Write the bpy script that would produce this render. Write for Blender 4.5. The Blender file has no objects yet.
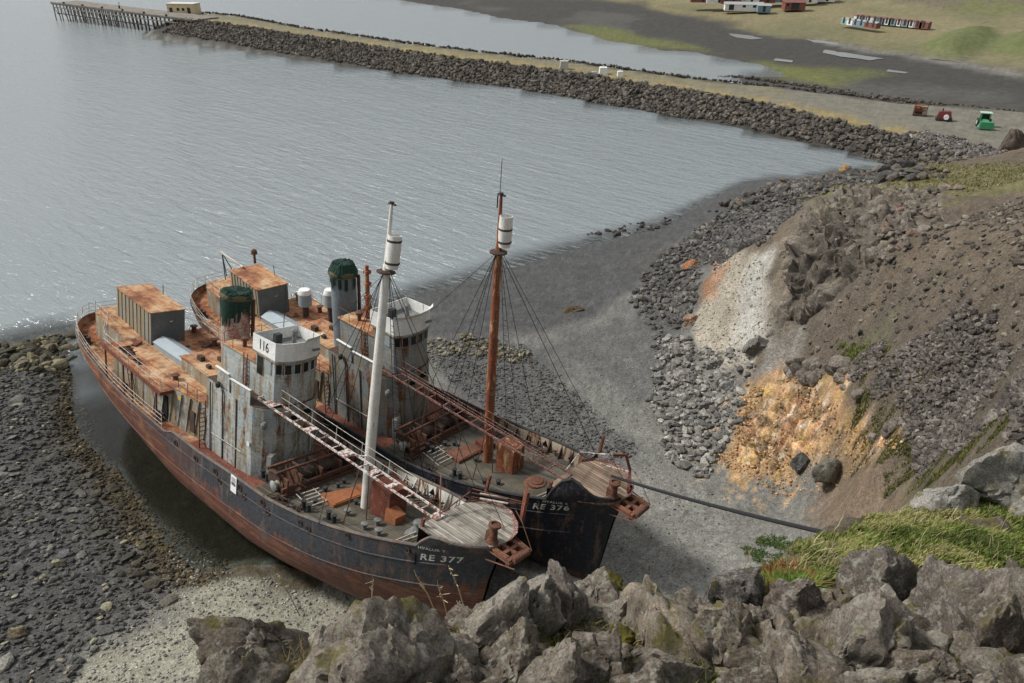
import bpy, math, random
import numpy as np
from mathutils import Vector, Matrix
R = math.radians
random.seed(7); RNG = np.random.default_rng(7)
for c in (bpy.data.objects, bpy.data.meshes):
    pass
SC = bpy.context.scene
COL = SC.collection
# ------------------------------------------------------------------ camera
CAM_H, FPX, PITCH = 37.0, 740.0, R(30)
cam_d = bpy.data.cameras.new('camera'); cam = bpy.data.objects.new('camera', cam_d); COL.objects.link(cam)
cam.location = (0, 0, CAM_H); cam.rotation_euler = (R(90) - PITCH, 0, 0)
cam_d.sensor_width = 36; cam_d.lens = FPX / 1024 * 36
cam_d.clip_start = .1; cam_d.clip_end = 20000
SC.camera = cam

def at(px, py, z):
    """survey helper: the place of a measured sight line at height z"""
    u, v = px - 512, py - 341.5
    dn = FPX * math.sin(PITCH) + v * math.cos(PITCH); fw = FPX * math.cos(PITCH) - v * math.sin(PITCH)
    t = (CAM_H - z) / dn
    return (u * t, fw * t, z)

def tag(o, label=None, cat=None, group=None, kind=None):
    if label: o['label'] = label
    if cat: o['category'] = cat
    if group: o['group'] = group
    if kind: o['kind'] = kind
    return o
def empty(name, loc=(0, 0, 0)):
    o = bpy.data.objects.new(name, None); COL.objects.link(o); o.location = loc; o.empty_display_size = .3
    return o
def np_mesh(name, V, Fc, mat=None, parent=None, smooth=False, col=None, cn='Col'):
    """V (n,3); Fc (m,k) int array of equal sided faces"""
    V = np.asarray(V, np.float32); Fc = np.asarray(Fc, np.int32)
    me = bpy.data.meshes.new(name); me.vertices.add(len(V)); me.vertices.foreach_set('co', V.ravel())
    m, k = Fc.shape
    me.loops.add(m * k); me.loops.foreach_set('vertex_index', Fc.ravel())
    me.polygons.add(m); me.polygons.foreach_set('loop_start', np.arange(m, dtype=np.int32) * k)
    me.update(calc_edges=True)
    me.polygons.foreach_set('use_smooth', np.full(m, smooth, bool))
    if col is not None:
        a = me.color_attributes.new(cn, 'FLOAT_COLOR', 'POINT')
        c = np.ones((len(V), 4), np.float32); c[:, :col.shape[1]] = col
        a.data.foreach_set('color', c.ravel())
    if mat: me.materials.append(mat)
    o = bpy.data.objects.new(name, me); COL.objects.link(o)
    if parent: o.parent = parent
    return o

class MB:
    """mesh builder: collects shapes, links them as one mesh object"""
    def __init__(s): s.v = []; s.f = []
    def add(s, V, Fc):
        n = len(s.v); s.v += [tuple(map(float, p)) for p in V]; s.f += [tuple(i + n for i in f) for f in Fc]; return s
    def hexa(s, P):
        return s.add(P, [(0, 3, 2, 1), (4, 5, 6, 7), (0, 1, 5, 4), (1, 2, 6, 5), (2, 3, 7, 6), (3, 0, 4, 7)])
    def box(s, x0, x1, y0, y1, z0, z1):
        return s.hexa([(x0, y0, z0), (x1, y0, z0), (x1, y1, z0), (x0, y1, z0), (x0, y0, z1), (x1, y0, z1), (x1, y1, z1), (x0, y1, z1)])
    def obox(s, c, ax, sz):
        c = np.array(c, float); a = [np.array(v, float) for v in ax]
        a = [v / np.linalg.norm(v) for v in a]
        P = []
        for k in (-1, 1):
            for i, j in ((-1, -1), (1, -1), (1, 1), (-1, 1)):
                P.append(c + a[0] * i * sz[0] / 2 + a[1] * j * sz[1] / 2 + a[2] * k * sz[2] / 2)
        return s.hexa(P)
    def beam(s, p0, p1, w, h):
        p0 = np.array(p0, float); p1 = np.array(p1, float); d = p1 - p0; L = np.linalg.norm(d); d /= L
        up = np.array([0, 0, 1.]) if abs(d[2]) < .9 else np.array([1., 0, 0])
        sd = np.cross(up, d); sd /= np.linalg.norm(sd); u = np.cross(d, sd)
        return s.obox((p0 + p1) / 2, (d, sd, u), (L, w, h))
    def tube(s, pts, r, n=6, cap=True):
        pts = [np.array(p, float) for p in pts]; rr = r if isinstance(r, (list, tuple)) else [r] * len(pts)
        base = len(s.v); up0 = None
        for i, p in enumerate(pts):
            d = pts[min(i + 1, len(pts) - 1)] - pts[max(i - 1, 0)]; d = d / (np.linalg.norm(d) + 1e-9)
            if up0 is None:
                a = np.array([0, 0, 1.]) if abs(d[2]) < .9 else np.array([1., 0, 0])
                up0 = np.cross(d, a); up0 /= np.linalg.norm(up0)
            up0 = up0 - d * (up0 @ d); up0 /= np.linalg.norm(up0); b = np.cross(d, up0)
            for k in range(n):
                t = 2 * math.pi * k / n
                s.v.append(tuple(p + rr[i] * (math.cos(t) * up0 + math.sin(t) * b)))
        for i in range(len(pts) - 1):
            for k in range(n):
                a = base + i * n + k; b_ = base + i * n + (k + 1) % n
                s.f.append((a, b_, b_ + n, a + n))
        if cap:
            s.f.append(tuple(base + k for k in range(n))[::-1]); m = base + (len(pts) - 1) * n
            s.f.append(tuple(m + k for k in range(n)))
        return s
    def lathe(s, c, prof, n=16, ax='z', cap=True):
        """prof: list of (radius, height) about a vertical axis through c"""
        base = len(s.v)
        for r, h in prof:
            for k in range(n):
                t = 2 * math.pi * k / n; a, b = r * math.cos(t), r * math.sin(t)
                s.v.append((c[0] + a, c[1] + b, c[2] + h) if ax == 'z' else ((c[0] + a, c[1] + h, c[2] + b) if ax == 'y' else (c[0] + h, c[1] + a, c[2] + b)))
        for i in range(len(prof) - 1):
            for k in range(n):
                a = base + i * n + k; b_ = base + i * n + (k + 1) % n
                s.f.append((a, b_, b_ + n, a + n))
        if cap:
            if prof[0][0] > 1e-4: s.f.append(tuple(base + k for k in range(n))[::-1])
            m = base + (len(prof) - 1) * n
            if prof[-1][0] > 1e-4: s.f.append(tuple(m + k for k in range(n)))
        return s
    def prism(s, poly, z0, z1):
        """poly: list of (x,y); z0/z1 number or function of (x,y)"""
        n = len(poly); g0 = z0 if callable(z0) else (lambda x, y: z0); g1 = z1 if callable(z1) else (lambda x, y: z1)
        V = [(x, y, g0(x, y)) for x, y in poly] + [(x, y, g1(x, y)) for x, y in poly]
        Fc = [tuple(range(n))[::-1], tuple(range(n, 2 * n))] + [(i, (i + 1) % n, (i + 1) % n + n, i + n) for i in range(n)]
        return s.add(V, Fc)
    def shell(s, poly, z0, z1, th=.04, closed=True):
        """thin wall standing on an xy outline"""
        P = np.array(poly, float); n = len(P); g0 = z0 if callable(z0) else (lambda x, y: z0); g1 = z1 if callable(z1) else (lambda x, y: z1)
        nr = []
        for i in range(n):
            a = P[i - 1] if (closed or i > 0) else P[i]; b = P[(i + 1) % n] if (closed or i < n - 1) else P[i]
            d = b - a; d /= np.linalg.norm(d) + 1e-9; nr.append((-d[1], d[0]))
        Q = P + np.array(nr) * th
        base = len(s.v)
        for i in range(n):
            for (x, y) in (P[i], Q[i]):
                s.v.append((x, y, g0(*P[i]))); s.v.append((x, y, g1(*P[i])))
        m = n if closed else n - 1
        for i in range(m):
            a = base + 4 * i; b = base + 4 * ((i + 1) % n)
            s.f += [(a, b, b + 1, a + 1), (b + 2, a + 2, a + 3, b + 3), (a + 1, b + 1, b + 3, a + 3), (b, a, a + 2, b + 2)]
        if not closed:
            a = base; s.f.append((a, a + 1, a + 3, a + 2)); a = base + 4 * (n - 1); s.f.append((a + 1, a, a + 2, a + 3))
        return s
    def build(s, name, mat, parent=None, smooth=False):
        me = bpy.data.meshes.new(name); me.from_pydata(s.v, [], s.f); me.update()
        if smooth: me.polygons.foreach_set('use_smooth', [True] * len(me.polygons))
        me.materials.append(mat)
        if smooth:
            me.set_sharp_from_angle(angle=R(40))
        o = bpy.data.objects.new(name, me); COL.objects.link(o)
        if parent: o.parent = parent
        return o
# ------------------------------------------------------------------ numpy noise
_perm = RNG.permutation(512).astype(np.int64)
_grad = RNG.normal(size=(512, 3)); _grad /= np.linalg.norm(_grad, axis=1)[:, None]
def noise3(P):
    P = np.asarray(P, float); i = np.floor(P).astype(np.int64); f = P - i; u = f * f * f * (f * (f * 6 - 15) + 10)
    out = 0
    for dx in (0, 1):
        for dy in (0, 1):
            for dz in (0, 1):
                h = _perm[(_perm[(_perm[(i[..., 0] + dx) & 511] + i[..., 1] + dy) & 511] + i[..., 2] + dz) & 511]
                g = _grad[h]; d = f - np.array([dx, dy, dz])
                w = (u[..., 0] if dx else 1 - u[..., 0]) * (u[..., 1] if dy else 1 - u[..., 1]) * (u[..., 2] if dz else 1 - u[..., 2])
                out = out + w * (g * d).sum(-1)
    return out * 1.6
def fbm(P, o=4, lac=2.03, g=.5):
    a = 1; s = 0; P = np.asarray(P, float)
    for k in range(o):
        s = s + a * noise3(P + k * 17.3); P = P * lac; a *= g
    return s
def ridged(P, o=4):
    a = 1; s = 0
    for k in range(o):
        s = s + a * (1 - 2 * np.abs(noise3(P + k * 11.1))); P = P * 2.1; a *= .5
    return s * .5
def sstep(a, b, x):
    t = np.clip((x - a) / (b - a), 0, 1); return t * t * (3 - 2 * t)
def sdf(X, Y, poly):
    """signed distance, positive inside"""
    poly = np.asarray(poly, float)[:, :2]; d = np.full(X.shape, 1e18); ins = np.zeros(X.shape, bool); n = len(poly)
    for i in range(n):
        ax, ay = poly[i]; bx, by = poly[(i + 1) % n]; ex, ey = bx - ax, by - ay
        t = np.clip(((X - ax) * ex + (Y - ay) * ey) / (ex * ex + ey * ey + 1e-12), 0, 1)
        d = np.minimum(d, (X - ax - t * ex) ** 2 + (Y - ay - t * ey) ** 2)
        c = (ay > Y) != (by > Y)
        with np.errstate(divide='ignore', invalid='ignore'):
            xx = ax + (Y - ay) * ex / (ey if abs(ey) > 1e-12 else 1e-12)
        ins ^= c & (X < xx)
    d = np.sqrt(d); return np.where(ins, d, -d)
def sdline(X, Y, pl):
    d = np.full(X.shape, 1e18); pl = np.asarray(pl, float)
    for i in range(len(pl) - 1):
        ax, ay = pl[i][:2]; bx, by = pl[i + 1][:2]; ex, ey = bx - ax, by - ay
        t = np.clip(((X - ax) * ex + (Y - ay) * ey) / (ex * ex + ey * ey + 1e-12), 0, 1)
        d = np.minimum(d, (X - ax - t * ex) ** 2 + (Y - ay - t * ey) ** 2)
    return np.sqrt(d)
# ------------------------------------------------------------------ material helper
class NT:
    def __init__(s, name):
        s.m = bpy.data.materials.new(name); s.m.use_nodes = True; s.t = s.m.node_tree; s.N = s.t.nodes; s.L = s.t.links
        s.N.clear(); s.out = s.N.new('ShaderNodeOutputMaterial'); s.tc = s.N.new('ShaderNodeTexCoord')
    def n(s, typ, **kw):
        o = s.N.new('ShaderNode' + typ)
        for k, v in kw.items():
            if k.startswith('i_'):
                key = k[2:]; key = int(key) if key.isdigit() else key.replace('_', ' ')
                s.set(o.inputs[key], v)
            else: setattr(o, k, v)
        return o
    def set(s, sock, v):
        if isinstance(v, bpy.types.NodeSocket): s.L.new(v, sock)
        elif isinstance(v, bpy.types.Node): s.L.new(v.outputs[0], sock)
        else: sock.default_value = v
    def map(s, scale=(1, 1, 1), rot=(0, 0, 0), src=None):
        return s.n('Mapping', i_Vector=src or s.tc.outputs['Object'], i_Scale=scale, i_Rotation=rot).outputs[0]
    def noise(s, scale, vec=None, det=4, rough=.55, dist=0):
        return s.n('TexNoise', i_Vector=vec or s.tc.outputs['Object'], i_Scale=scale, i_Detail=det, i_Roughness=rough, i_Distortion=dist).outputs[0]
    def voro(s, scale, vec=None, feat='F1', rnd=1, out=0):
        return s.n('TexVoronoi', feature=feat, i_Vector=vec or s.tc.outputs['Object'], i_Scale=scale, i_Randomness=rnd).outputs[out]
    def ramp(s, fac, stops, interp='LINEAR'):
        r = s.n('ValToRGB'); r.color_ramp.interpolation = interp; e = r.color_ramp.elements
        while len(e) > 1: e.remove(e[-1])
        for i, (p, c) in enumerate(stops):
            if i: el = e.new(p)
            else: el = e[0]; el.position = p
            el.color = (*c, 1) if not isinstance(c, (int, float)) else (c, c, c, 1)
        s.set(r.inputs[0], fac); return r.outputs[0]
    def mix(s, f, a, b, mode='MIX'):
        o = s.n('Mix', data_type='RGBA', blend_type=mode); s.set(o.inputs[0], f)
        for k, v in ((6, a), (7, b)):
            if isinstance(v, tuple) and len(v) == 3: v = (*v, 1)
            s.set(o.inputs[k], v)
        return o.outputs[2]
    def math(s, op, a, b=0., c=0.):
        o = s.n('Math', operation=op); s.set(o.inputs[0], a); s.set(o.inputs[1], b); s.set(o.inputs[2], c); return o.outputs[0]
    def bump(s, h, st=.5, dist=.1, nrm=None):
        o = s.n('Bump', i_Height=h, i_Strength=st, i_Distance=dist)
        if nrm: s.L.new(nrm, o.inputs['Normal'])
        return o.outputs[0]
    def done(s, col, rough=.8, nrm=None, metal=0., spec=.3):
        p = s.n('BsdfPrincipled'); s.set(p.inputs['Base Color'], (*col, 1) if isinstance(col, tuple) and len(col) == 3 else col)
        s.set(p.inputs['Roughness'], rough); s.set(p.inputs['Metallic'], metal); s.set(p.inputs['Specular IOR Level'], spec)
        if nrm: s.L.new(nrm, p.inputs['Normal'])
        s.L.new(p.outputs[0], s.out.inputs[0]); return s.m
    def sep(s, k, src=None):
        o = s.n('SeparateXYZ'); s.L.new(src or s.tc.outputs['Object'], o.inputs[0]); return o.outputs[k]
def attr(t, name='Col', out=0): return t.n('Attribute', attribute_name=name).outputs[out]
# ------------------------------------------------------------------ world and sun
SUN_EL, SUN_AZ = R(48), R(-78)      # azimuth from +y towards +x
w = bpy.data.worlds.new('World'); SC.world = w; w.use_nodes = True; wn = w.node_tree.nodes; wl = w.node_tree.links
bg = wn['Background']; sky = wn.new('ShaderNodeTexSky'); sky.sky_type = 'NISHITA'; sky.sun_disc = False
sky.sun_elevation = SUN_EL; sky.sun_rotation = SUN_AZ; sky.dust_density = 3; sky.air_density = 1.2
hs = wn.new('ShaderNodeHueSaturation'); hs.inputs['Saturation'].default_value = .22; wl.new(sky.outputs[0], hs.inputs['Color'])
mx = wn.new('ShaderNodeMix'); mx.data_type = 'RGBA'; mx.inputs[0].default_value = .55
tcw = wn.new('ShaderNodeTexCoord'); cl = wn.new('ShaderNodeTexNoise'); cl.inputs['Scale'].default_value = 2.2; cl.inputs['Detail'].default_value = 5
mpw = wn.new('ShaderNodeMapping'); mpw.inputs['Scale'].default_value = (1, 1, 2.6); wl.new(tcw.outputs['Generated'], mpw.inputs[0]); wl.new(mpw.outputs[0], cl.inputs['Vector'])
cr = wn.new('ShaderNodeValToRGB'); cr.color_ramp.elements[0].position = .3; cr.color_ramp.elements[0].color = (4.6, 4.95, 5.3, 1); cr.color_ramp.elements[1].position = .7; cr.color_ramp.elements[1].color = (8.4, 8.6, 8.8, 1)
wl.new(cl.outputs[0], cr.inputs[0]); wl.new(hs.outputs[0], mx.inputs[6]); wl.new(cr.outputs[0], mx.inputs[7])
wl.new(mx.outputs[2], bg.inputs['Color']); bg.inputs['Strength'].default_value = .08
sd = bpy.data.lights.new('sun', 'SUN'); sd.energy = 2.9; sd.angle = R(10); sd.color = (1, .96, .9)
sun = bpy.data.objects.new('sun', sd); COL.objects.link(sun)
dv = Vector((math.sin(SUN_AZ) * math.cos(SUN_EL), math.cos(SUN_AZ) * math.cos(SUN_EL), math.sin(SUN_EL)))
sun.rotation_euler = dv.to_track_quat('Z', 'Y').to_euler(); sun.location = dv * 200
SC.view_settings.view_transform = 'Standard'; SC.view_settings.look = 'None'; SC.view_settings.exposure = 0.42; SC.view_settings.gamma = 1
SC.render.resolution_x = 1024; SC.render.resolution_y = 683
SC.cycles.use_denoising = True
SC.cycles.max_bounces = 6; SC.cycles.transparent_max_bounces = 8
# ================================================================== TERRAIN
def P2(lst, z=None):
    return [at(p[0], p[1], (p[2] if len(p) > 2 else z))[:2] for p in lst]
CP = [ # measured spots: sight line and height
 (0,352,0),(22,341,0),(45,343,0),(72,333,0),(40,372,.9),(5,400,1.3),(50,420,1.0),(0,450,1.5),(60,500,1.2),(0,560,1.8),(100,600,1.3),(40,640,1.9),(150,670,1.6),(0,683,2.3),
 (-150,420,1.5),(-200,600,2.5),(-150,330,-.5),(-300,330,-1),
 (230,590,.75),(330,625,.8),(68,398,0.12),(68,378,.12),(60,430,.2),(80,442,.12),(108,470,.1),(135,510,.1),(165,550,.1),(200,580,.1),(240,573,.2),(290,590,.3),(215,683,2.2),(300,683,2.6),
 (82,352,-.5),(84,372,-.6),(80,395,-.45),(82,412,-.4),(100,430,-.45),(112,450,-.4),(100,400,-.6),(130,450,-.6),(165,500,-.55),(210,545,-.45),(100,375,-.5),(130,380,-.9),(90,350,-.6),
 (0,300,-1.3),(0,200,-3),(100,250,-2),(200,260,-2),(300,200,-3),(500,150,-3),(700,150,-2.6),(850,157,-1.6),(400,262,-.9),(500,245,-.6),(600,222,-.6),(700,195,-.6),(350,290,-.6),(250,290,-1),
 (425,293,0),(470,282,0),(530,262,0),(590,245,0),(640,232,0),(690,210,0),(730,190,0),(760,180,0),(800,178,0),(850,171,.1),(905,168,.1),(880,160,-.8),(840,160,-1.4),(905,161,-.5),
 (500,305,.7),(450,335,1.1),(560,330,1.2),(610,300,1.3),(620,400,1.6),(600,500,1.3),(640,560,1.6),(560,400,1.4),(500,360,1.3),(440,380,1.2),(700,520,1.8),(700,580,2.4),(640,350,2.0),
 (690,330,3.0),(650,290,1.9),(700,250,2.3),(760,215,2.0),(700,290,3.2),(735,380,3.6),(700,400,2.6),(660,450,2.0),(690,470,2.2),
 # pale clay face
 (700,350,3.2),(735,350,3.8),(720,310,5.5),(745,265,9.5),(765,262,10.2),(718,265,7.0),(690,320,3.2),
 # outcrop ridge
 (765,350,5.5),(790,345,6.5),(770,290,11),(805,215,13.5),(835,205,14),(830,240,15),(800,270,13.5),(835,300,12),(790,320,9.5),(870,270,15),(900,230,16),(880,200,13.5),(930,190,13.5),
 (850,178,6),(800,192,4.5),(770,205,3.2),(900,176,8.5),(960,172,10.5),(1020,166,13),(1090,160,17),
 # scree
 (1000,210,17.5),(960,260,18),(1020,260,20.5),(1020,330,22),(940,320,18),(880,320,13.5),(860,360,11.5),(920,370,16.5),(1000,390,21.5),(1060,380,24),(820,370,8.2),(790,370,6.3),
 # orange clay
 (745,390,4.6),(740,420,3.6),(735,450,2.8),(760,480,2.8),(790,380,7.4),(830,385,9.2),(860,400,10.2),(800,430,5.6),(780,450,4.0),(840,430,8.0),(880,440,9.5),(910,440,11.5),(860,470,7.0),(820,465,5.0),(810,490,3.6),(800,520,3.0),(830,500,4.4),(870,500,7.5),(900,490,9.5),(940,440,14.5),(980,440,18),(960,480,17.5),(930,490,12.5),(780,560,3.0),(740,560,2.5),
]
_w = np.array([at(*c) for c in CP])
EXTRA = [(14,16,3),(4,14,3),(-8,16,3),(-20,14,4),(-30,20,3),(-40,30,2.5),(-60,40,2),(30,20,27),(40,30,30),(60,50,28),(90,80,24),(20,6,30),(50,10,34),(120,110,20),(90,120,6),(-60,10,8),(-40,0,12),(-14,22,2.2),(-5,20,2.6),(6,22,2.6)]
_w = np.vstack([_w, np.array(EXTRA, float)])
def _phi(r2): return np.sqrt(r2 + 2.0 ** 2)
_n = len(_w)
_K = _phi(((_w[:, None, :2] - _w[None, :, :2]) ** 2).sum(-1)) - np.eye(_n) * .25
_A = np.zeros((_n + 3, _n + 3)); _A[:_n, :_n] = _K; _A[:_n, _n] = 1; _A[:_n, _n + 1] = _w[:, 0] / 50; _A[:_n, _n + 2] = _w[:, 1] / 50
_A[_n:, :_n] = _A[:_n, _n:].T
_c = np.linalg.solve(_A, np.concatenate([_w[:, 2], [0, 0, 0]]))
def near_h(X, Y):
    sh = X.shape; X = X.ravel(); Y = Y.ravel(); out = np.empty(len(X))
    for i in range(0, len(X), 20000):
        x = X[i:i + 40000]; y = Y[i:i + 40000]
        r2 = (x[:, None] - _w[None, :, 0]) ** 2 + (y[:, None] - _w[None, :, 1]) ** 2
        out[i:i + 40000] = _phi(r2) @ _c[:_n] + _c[_n] + _c[_n + 1] * x / 50 + _c[_n + 2] * y / 50
    return out.reshape(sh)
def hits(pts):
    """where measured sight lines meet the near terrain"""
    t = np.exp(np.linspace(math.log(8), math.log(190), 420)); out = []
    D = np.array([(lambda p: (p[0], p[1], p[2] - CAM_H))(at(q[0], q[1], CAM_H - 10)) for q in pts]); D /= np.linalg.norm(D, axis=1)[:, None]
    P = D[:, None, :] * t[None, :, None]; P[..., 2] += CAM_H
    H = near_h(P[..., 0], P[..., 1]); b = P[..., 2] < H
    for i in range(len(pts)):
        k = np.argmax(b[i]) if b[i].any() else len(t) - 1
        out.append((P[i, k, 0], P[i, k, 1]))
    return out
def lpt(px, py):
    p = at(px, py, CAM_H - 10); d = np.array([p[0], p[1], -10.]); t = 3 / (-d[2] - .5 * d[1]) if (-d[2] - .5 * d[1]) > 0 else 1; return d * t + [0, 0, CAM_H]
# cliff-top ledge where the viewer stands
LEDGE = [tuple(lpt(*q)[:2]) for q in [(150,760),(205,700),(225,650),(262,660),(300,664),(330,640),(400,636),(450,646),(500,620),(560,612),(620,622),(690,632),(736,618),(756,596),(782,564),(816,534),(872,513),(960,502),(1024,492),(1150,482)]] + [(14, 6), (16, -12), (-14, -12), (-9, 0)]
def ledge_h(X, Y): return 34.0 - .5 * Y + .12 * fbm(np.stack([X, Y, X * 0], -1) * .8, 3)
# far things
BWC = lambda x: 3.3 + 1.7 * np.clip((-x - 10) / 100, 0, 1)
_front = [(186,19,5),(250,27,4.8),(300,35,4.4),(420,52,3.9),(560,71,3.3),(700,93,3.3),(763,104,3.3),(820,118,3.3),(870,128,3.3),(905,138,3.3),(938,150,3.2),(985,165,3.2),(1100,190,3.2),(1400,250,3.2)]
_back = [(1400,130,3),(1024,112,3),(900,103,3),(790,89,3),(700,79,3.3),(560,60,3.3),(400,41,3.9),(300,27,4.4),(235,15,4.9),(192,12,5)]
YARD = P2(_front + _back)
LAND = P2([(795,76),(770,66),(735,60),(700,53),(660,50),(620,42),(590,34),(560,26),(500,18),(460,8),(420,3),(385,-3)], 0) + [(-150, 520), (-500, 900), (-900, 2500), (3500, 2500), (3500, -200), (200, 60), (110, 110)] + P2([(900,110),(820,100),(745,84),(740,79)], 0)
MEADOW = P2([(480,-12),(560,-4),(640,8),(730,27),(800,37),(900,51),(1024,72),(1300,110)], .8) + [(3500, 300), (3500, 2500), (-900, 2500)]
MOUND = [P2([(925,40),(948,33),(990,30),(1000,42),(960,50),(930,46)], 3), P2([(990,46),(1010,36),(1060,33),(1100,50),(1040,58)], 3)]
HILL = P2([(830,4),(870,6),(930,12),(1024,20),(1200,30)], 4) + [(900, 300), (3500, 400), (3500, 2500), (150, 2500), (175, 500)]
def height(X, Y, detail=True):
    z3 = np.stack([X, Y, X * 0], -1)
    nh = near_h(X, Y)
    far = sstep(118, 160, Y - .12 * X); nh = nh * (1 - far) + (-3.0) * far
    nh = np.where(Y < -5, np.minimum(nh, 34), nh)
    yd = sdf(X, Y, YARD) + .8 * fbm(z3 * .25, 2)
    zc = BWC(X); nh2 = np.maximum(nh, np.where(yd > 0, zc, zc + yd / np.interp(X, [40, 62], [2.9, 1.75])))
    ld = sdf(X, Y, LAND); g = fbm(z3 * .03, 3)
    mud = np.where(ld > -60, .12 + .9 * np.tanh((ld + 10 * g) / 60) * (ld > -8) + np.minimum(ld, 0) * .1, -6) + .12 * g
    md = sdf(X, Y, MEADOW); mud = mud + np.where(md > 0, np.minimum(md * .05, 3 + md * .006), 0)
    for q in MOUND:
        mud = mud + 3.2 * sstep(-3, 8, sdf(X, Y, q))
    hd = sdf(X, Y, HILL); mud = mud + np.where(hd > 0, hd * .22, 0) * (1 + .15 * g)
    h = np.maximum(nh2, np.where(Y > 100, mud, -9))
    if detail:
        # crags on the outcrop and rough scree
        oc = sstep(0, 4, sdf(X, Y, OUTCROP)); r = ridged(z3 * np.array([.16, .16, 1]) + 3.1, 5)
        st = np.floor((h + .5 * r) / 1.3); fr = (h + .5 * r) / 1.3 - st
        ter = (st + sstep(.25, .75, fr)) * 1.3
        h = h + oc * (.75 * (r - .3) + .55 * (ter - h) + .35 * ridged(z3 * .7, 3))
        oo = sstep(0, 1.5, sdf(X, Y, ORANGE)); h = h + oo * (.35 * ridged(z3 * .35, 4) + .15 * ridged(z3 * 1.3, 3) - .2)
        wh = sstep(0, 2, sdf(X, Y, WHITE)); h = h + wh * (.2 * ridged(z3 * .3, 4))
        land = sstep(.1, 1.2, h) * (Y < 130); slope = sstep(4, 8, h) * (Y < 130)
        h = h + land * .10 * fbm(z3 * .4, 4) + slope * (.4 * fbm(z3 * .22, 4) + .1 * fbm(z3 * 1.6, 3)) * (1 - .3 * oc)
        h = h + (np.abs(h) < 1.5) * .05 * fbm(z3 * .5, 3)
        # cliff-top ledge
    led = sdf(X, Y, LEDGE) + .25 * fbm(z3 * 1.1, 3)
    k = sstep(-2.2, .05, led); lh = ledge_h(X, Y)
    h = h * (1 - k) + np.maximum(lh, h) * k
    return h
OUTCROP = hits([(765,350,5.5),(768,290,11),(790,235,13),(812,205,13.5),(840,195,14),(900,190,13.5),(935,205,15),(915,235,16.5),(880,280,15.5),(845,300,13),(822,320,11),(795,350,7)])
ORANGE = hits([(728,440,2.6),(742,400,4.6),(758,380,6),(800,376,7.5),(850,388,9.5),(868,408,9.6),(905,432,11),(915,446,11),(880,455,8.5),(845,462,6.6),(800,470,4.4),(770,482,3),(735,470,2.6)])
WHITE = hits([(697,352,3),(690,325,3.2),(712,290,5.6),(716,262,7.5),(745,258,9.8),(768,262,10.3),(766,300,9.5),(765,345,5),(750,372,4),(715,366,3.4)])
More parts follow.
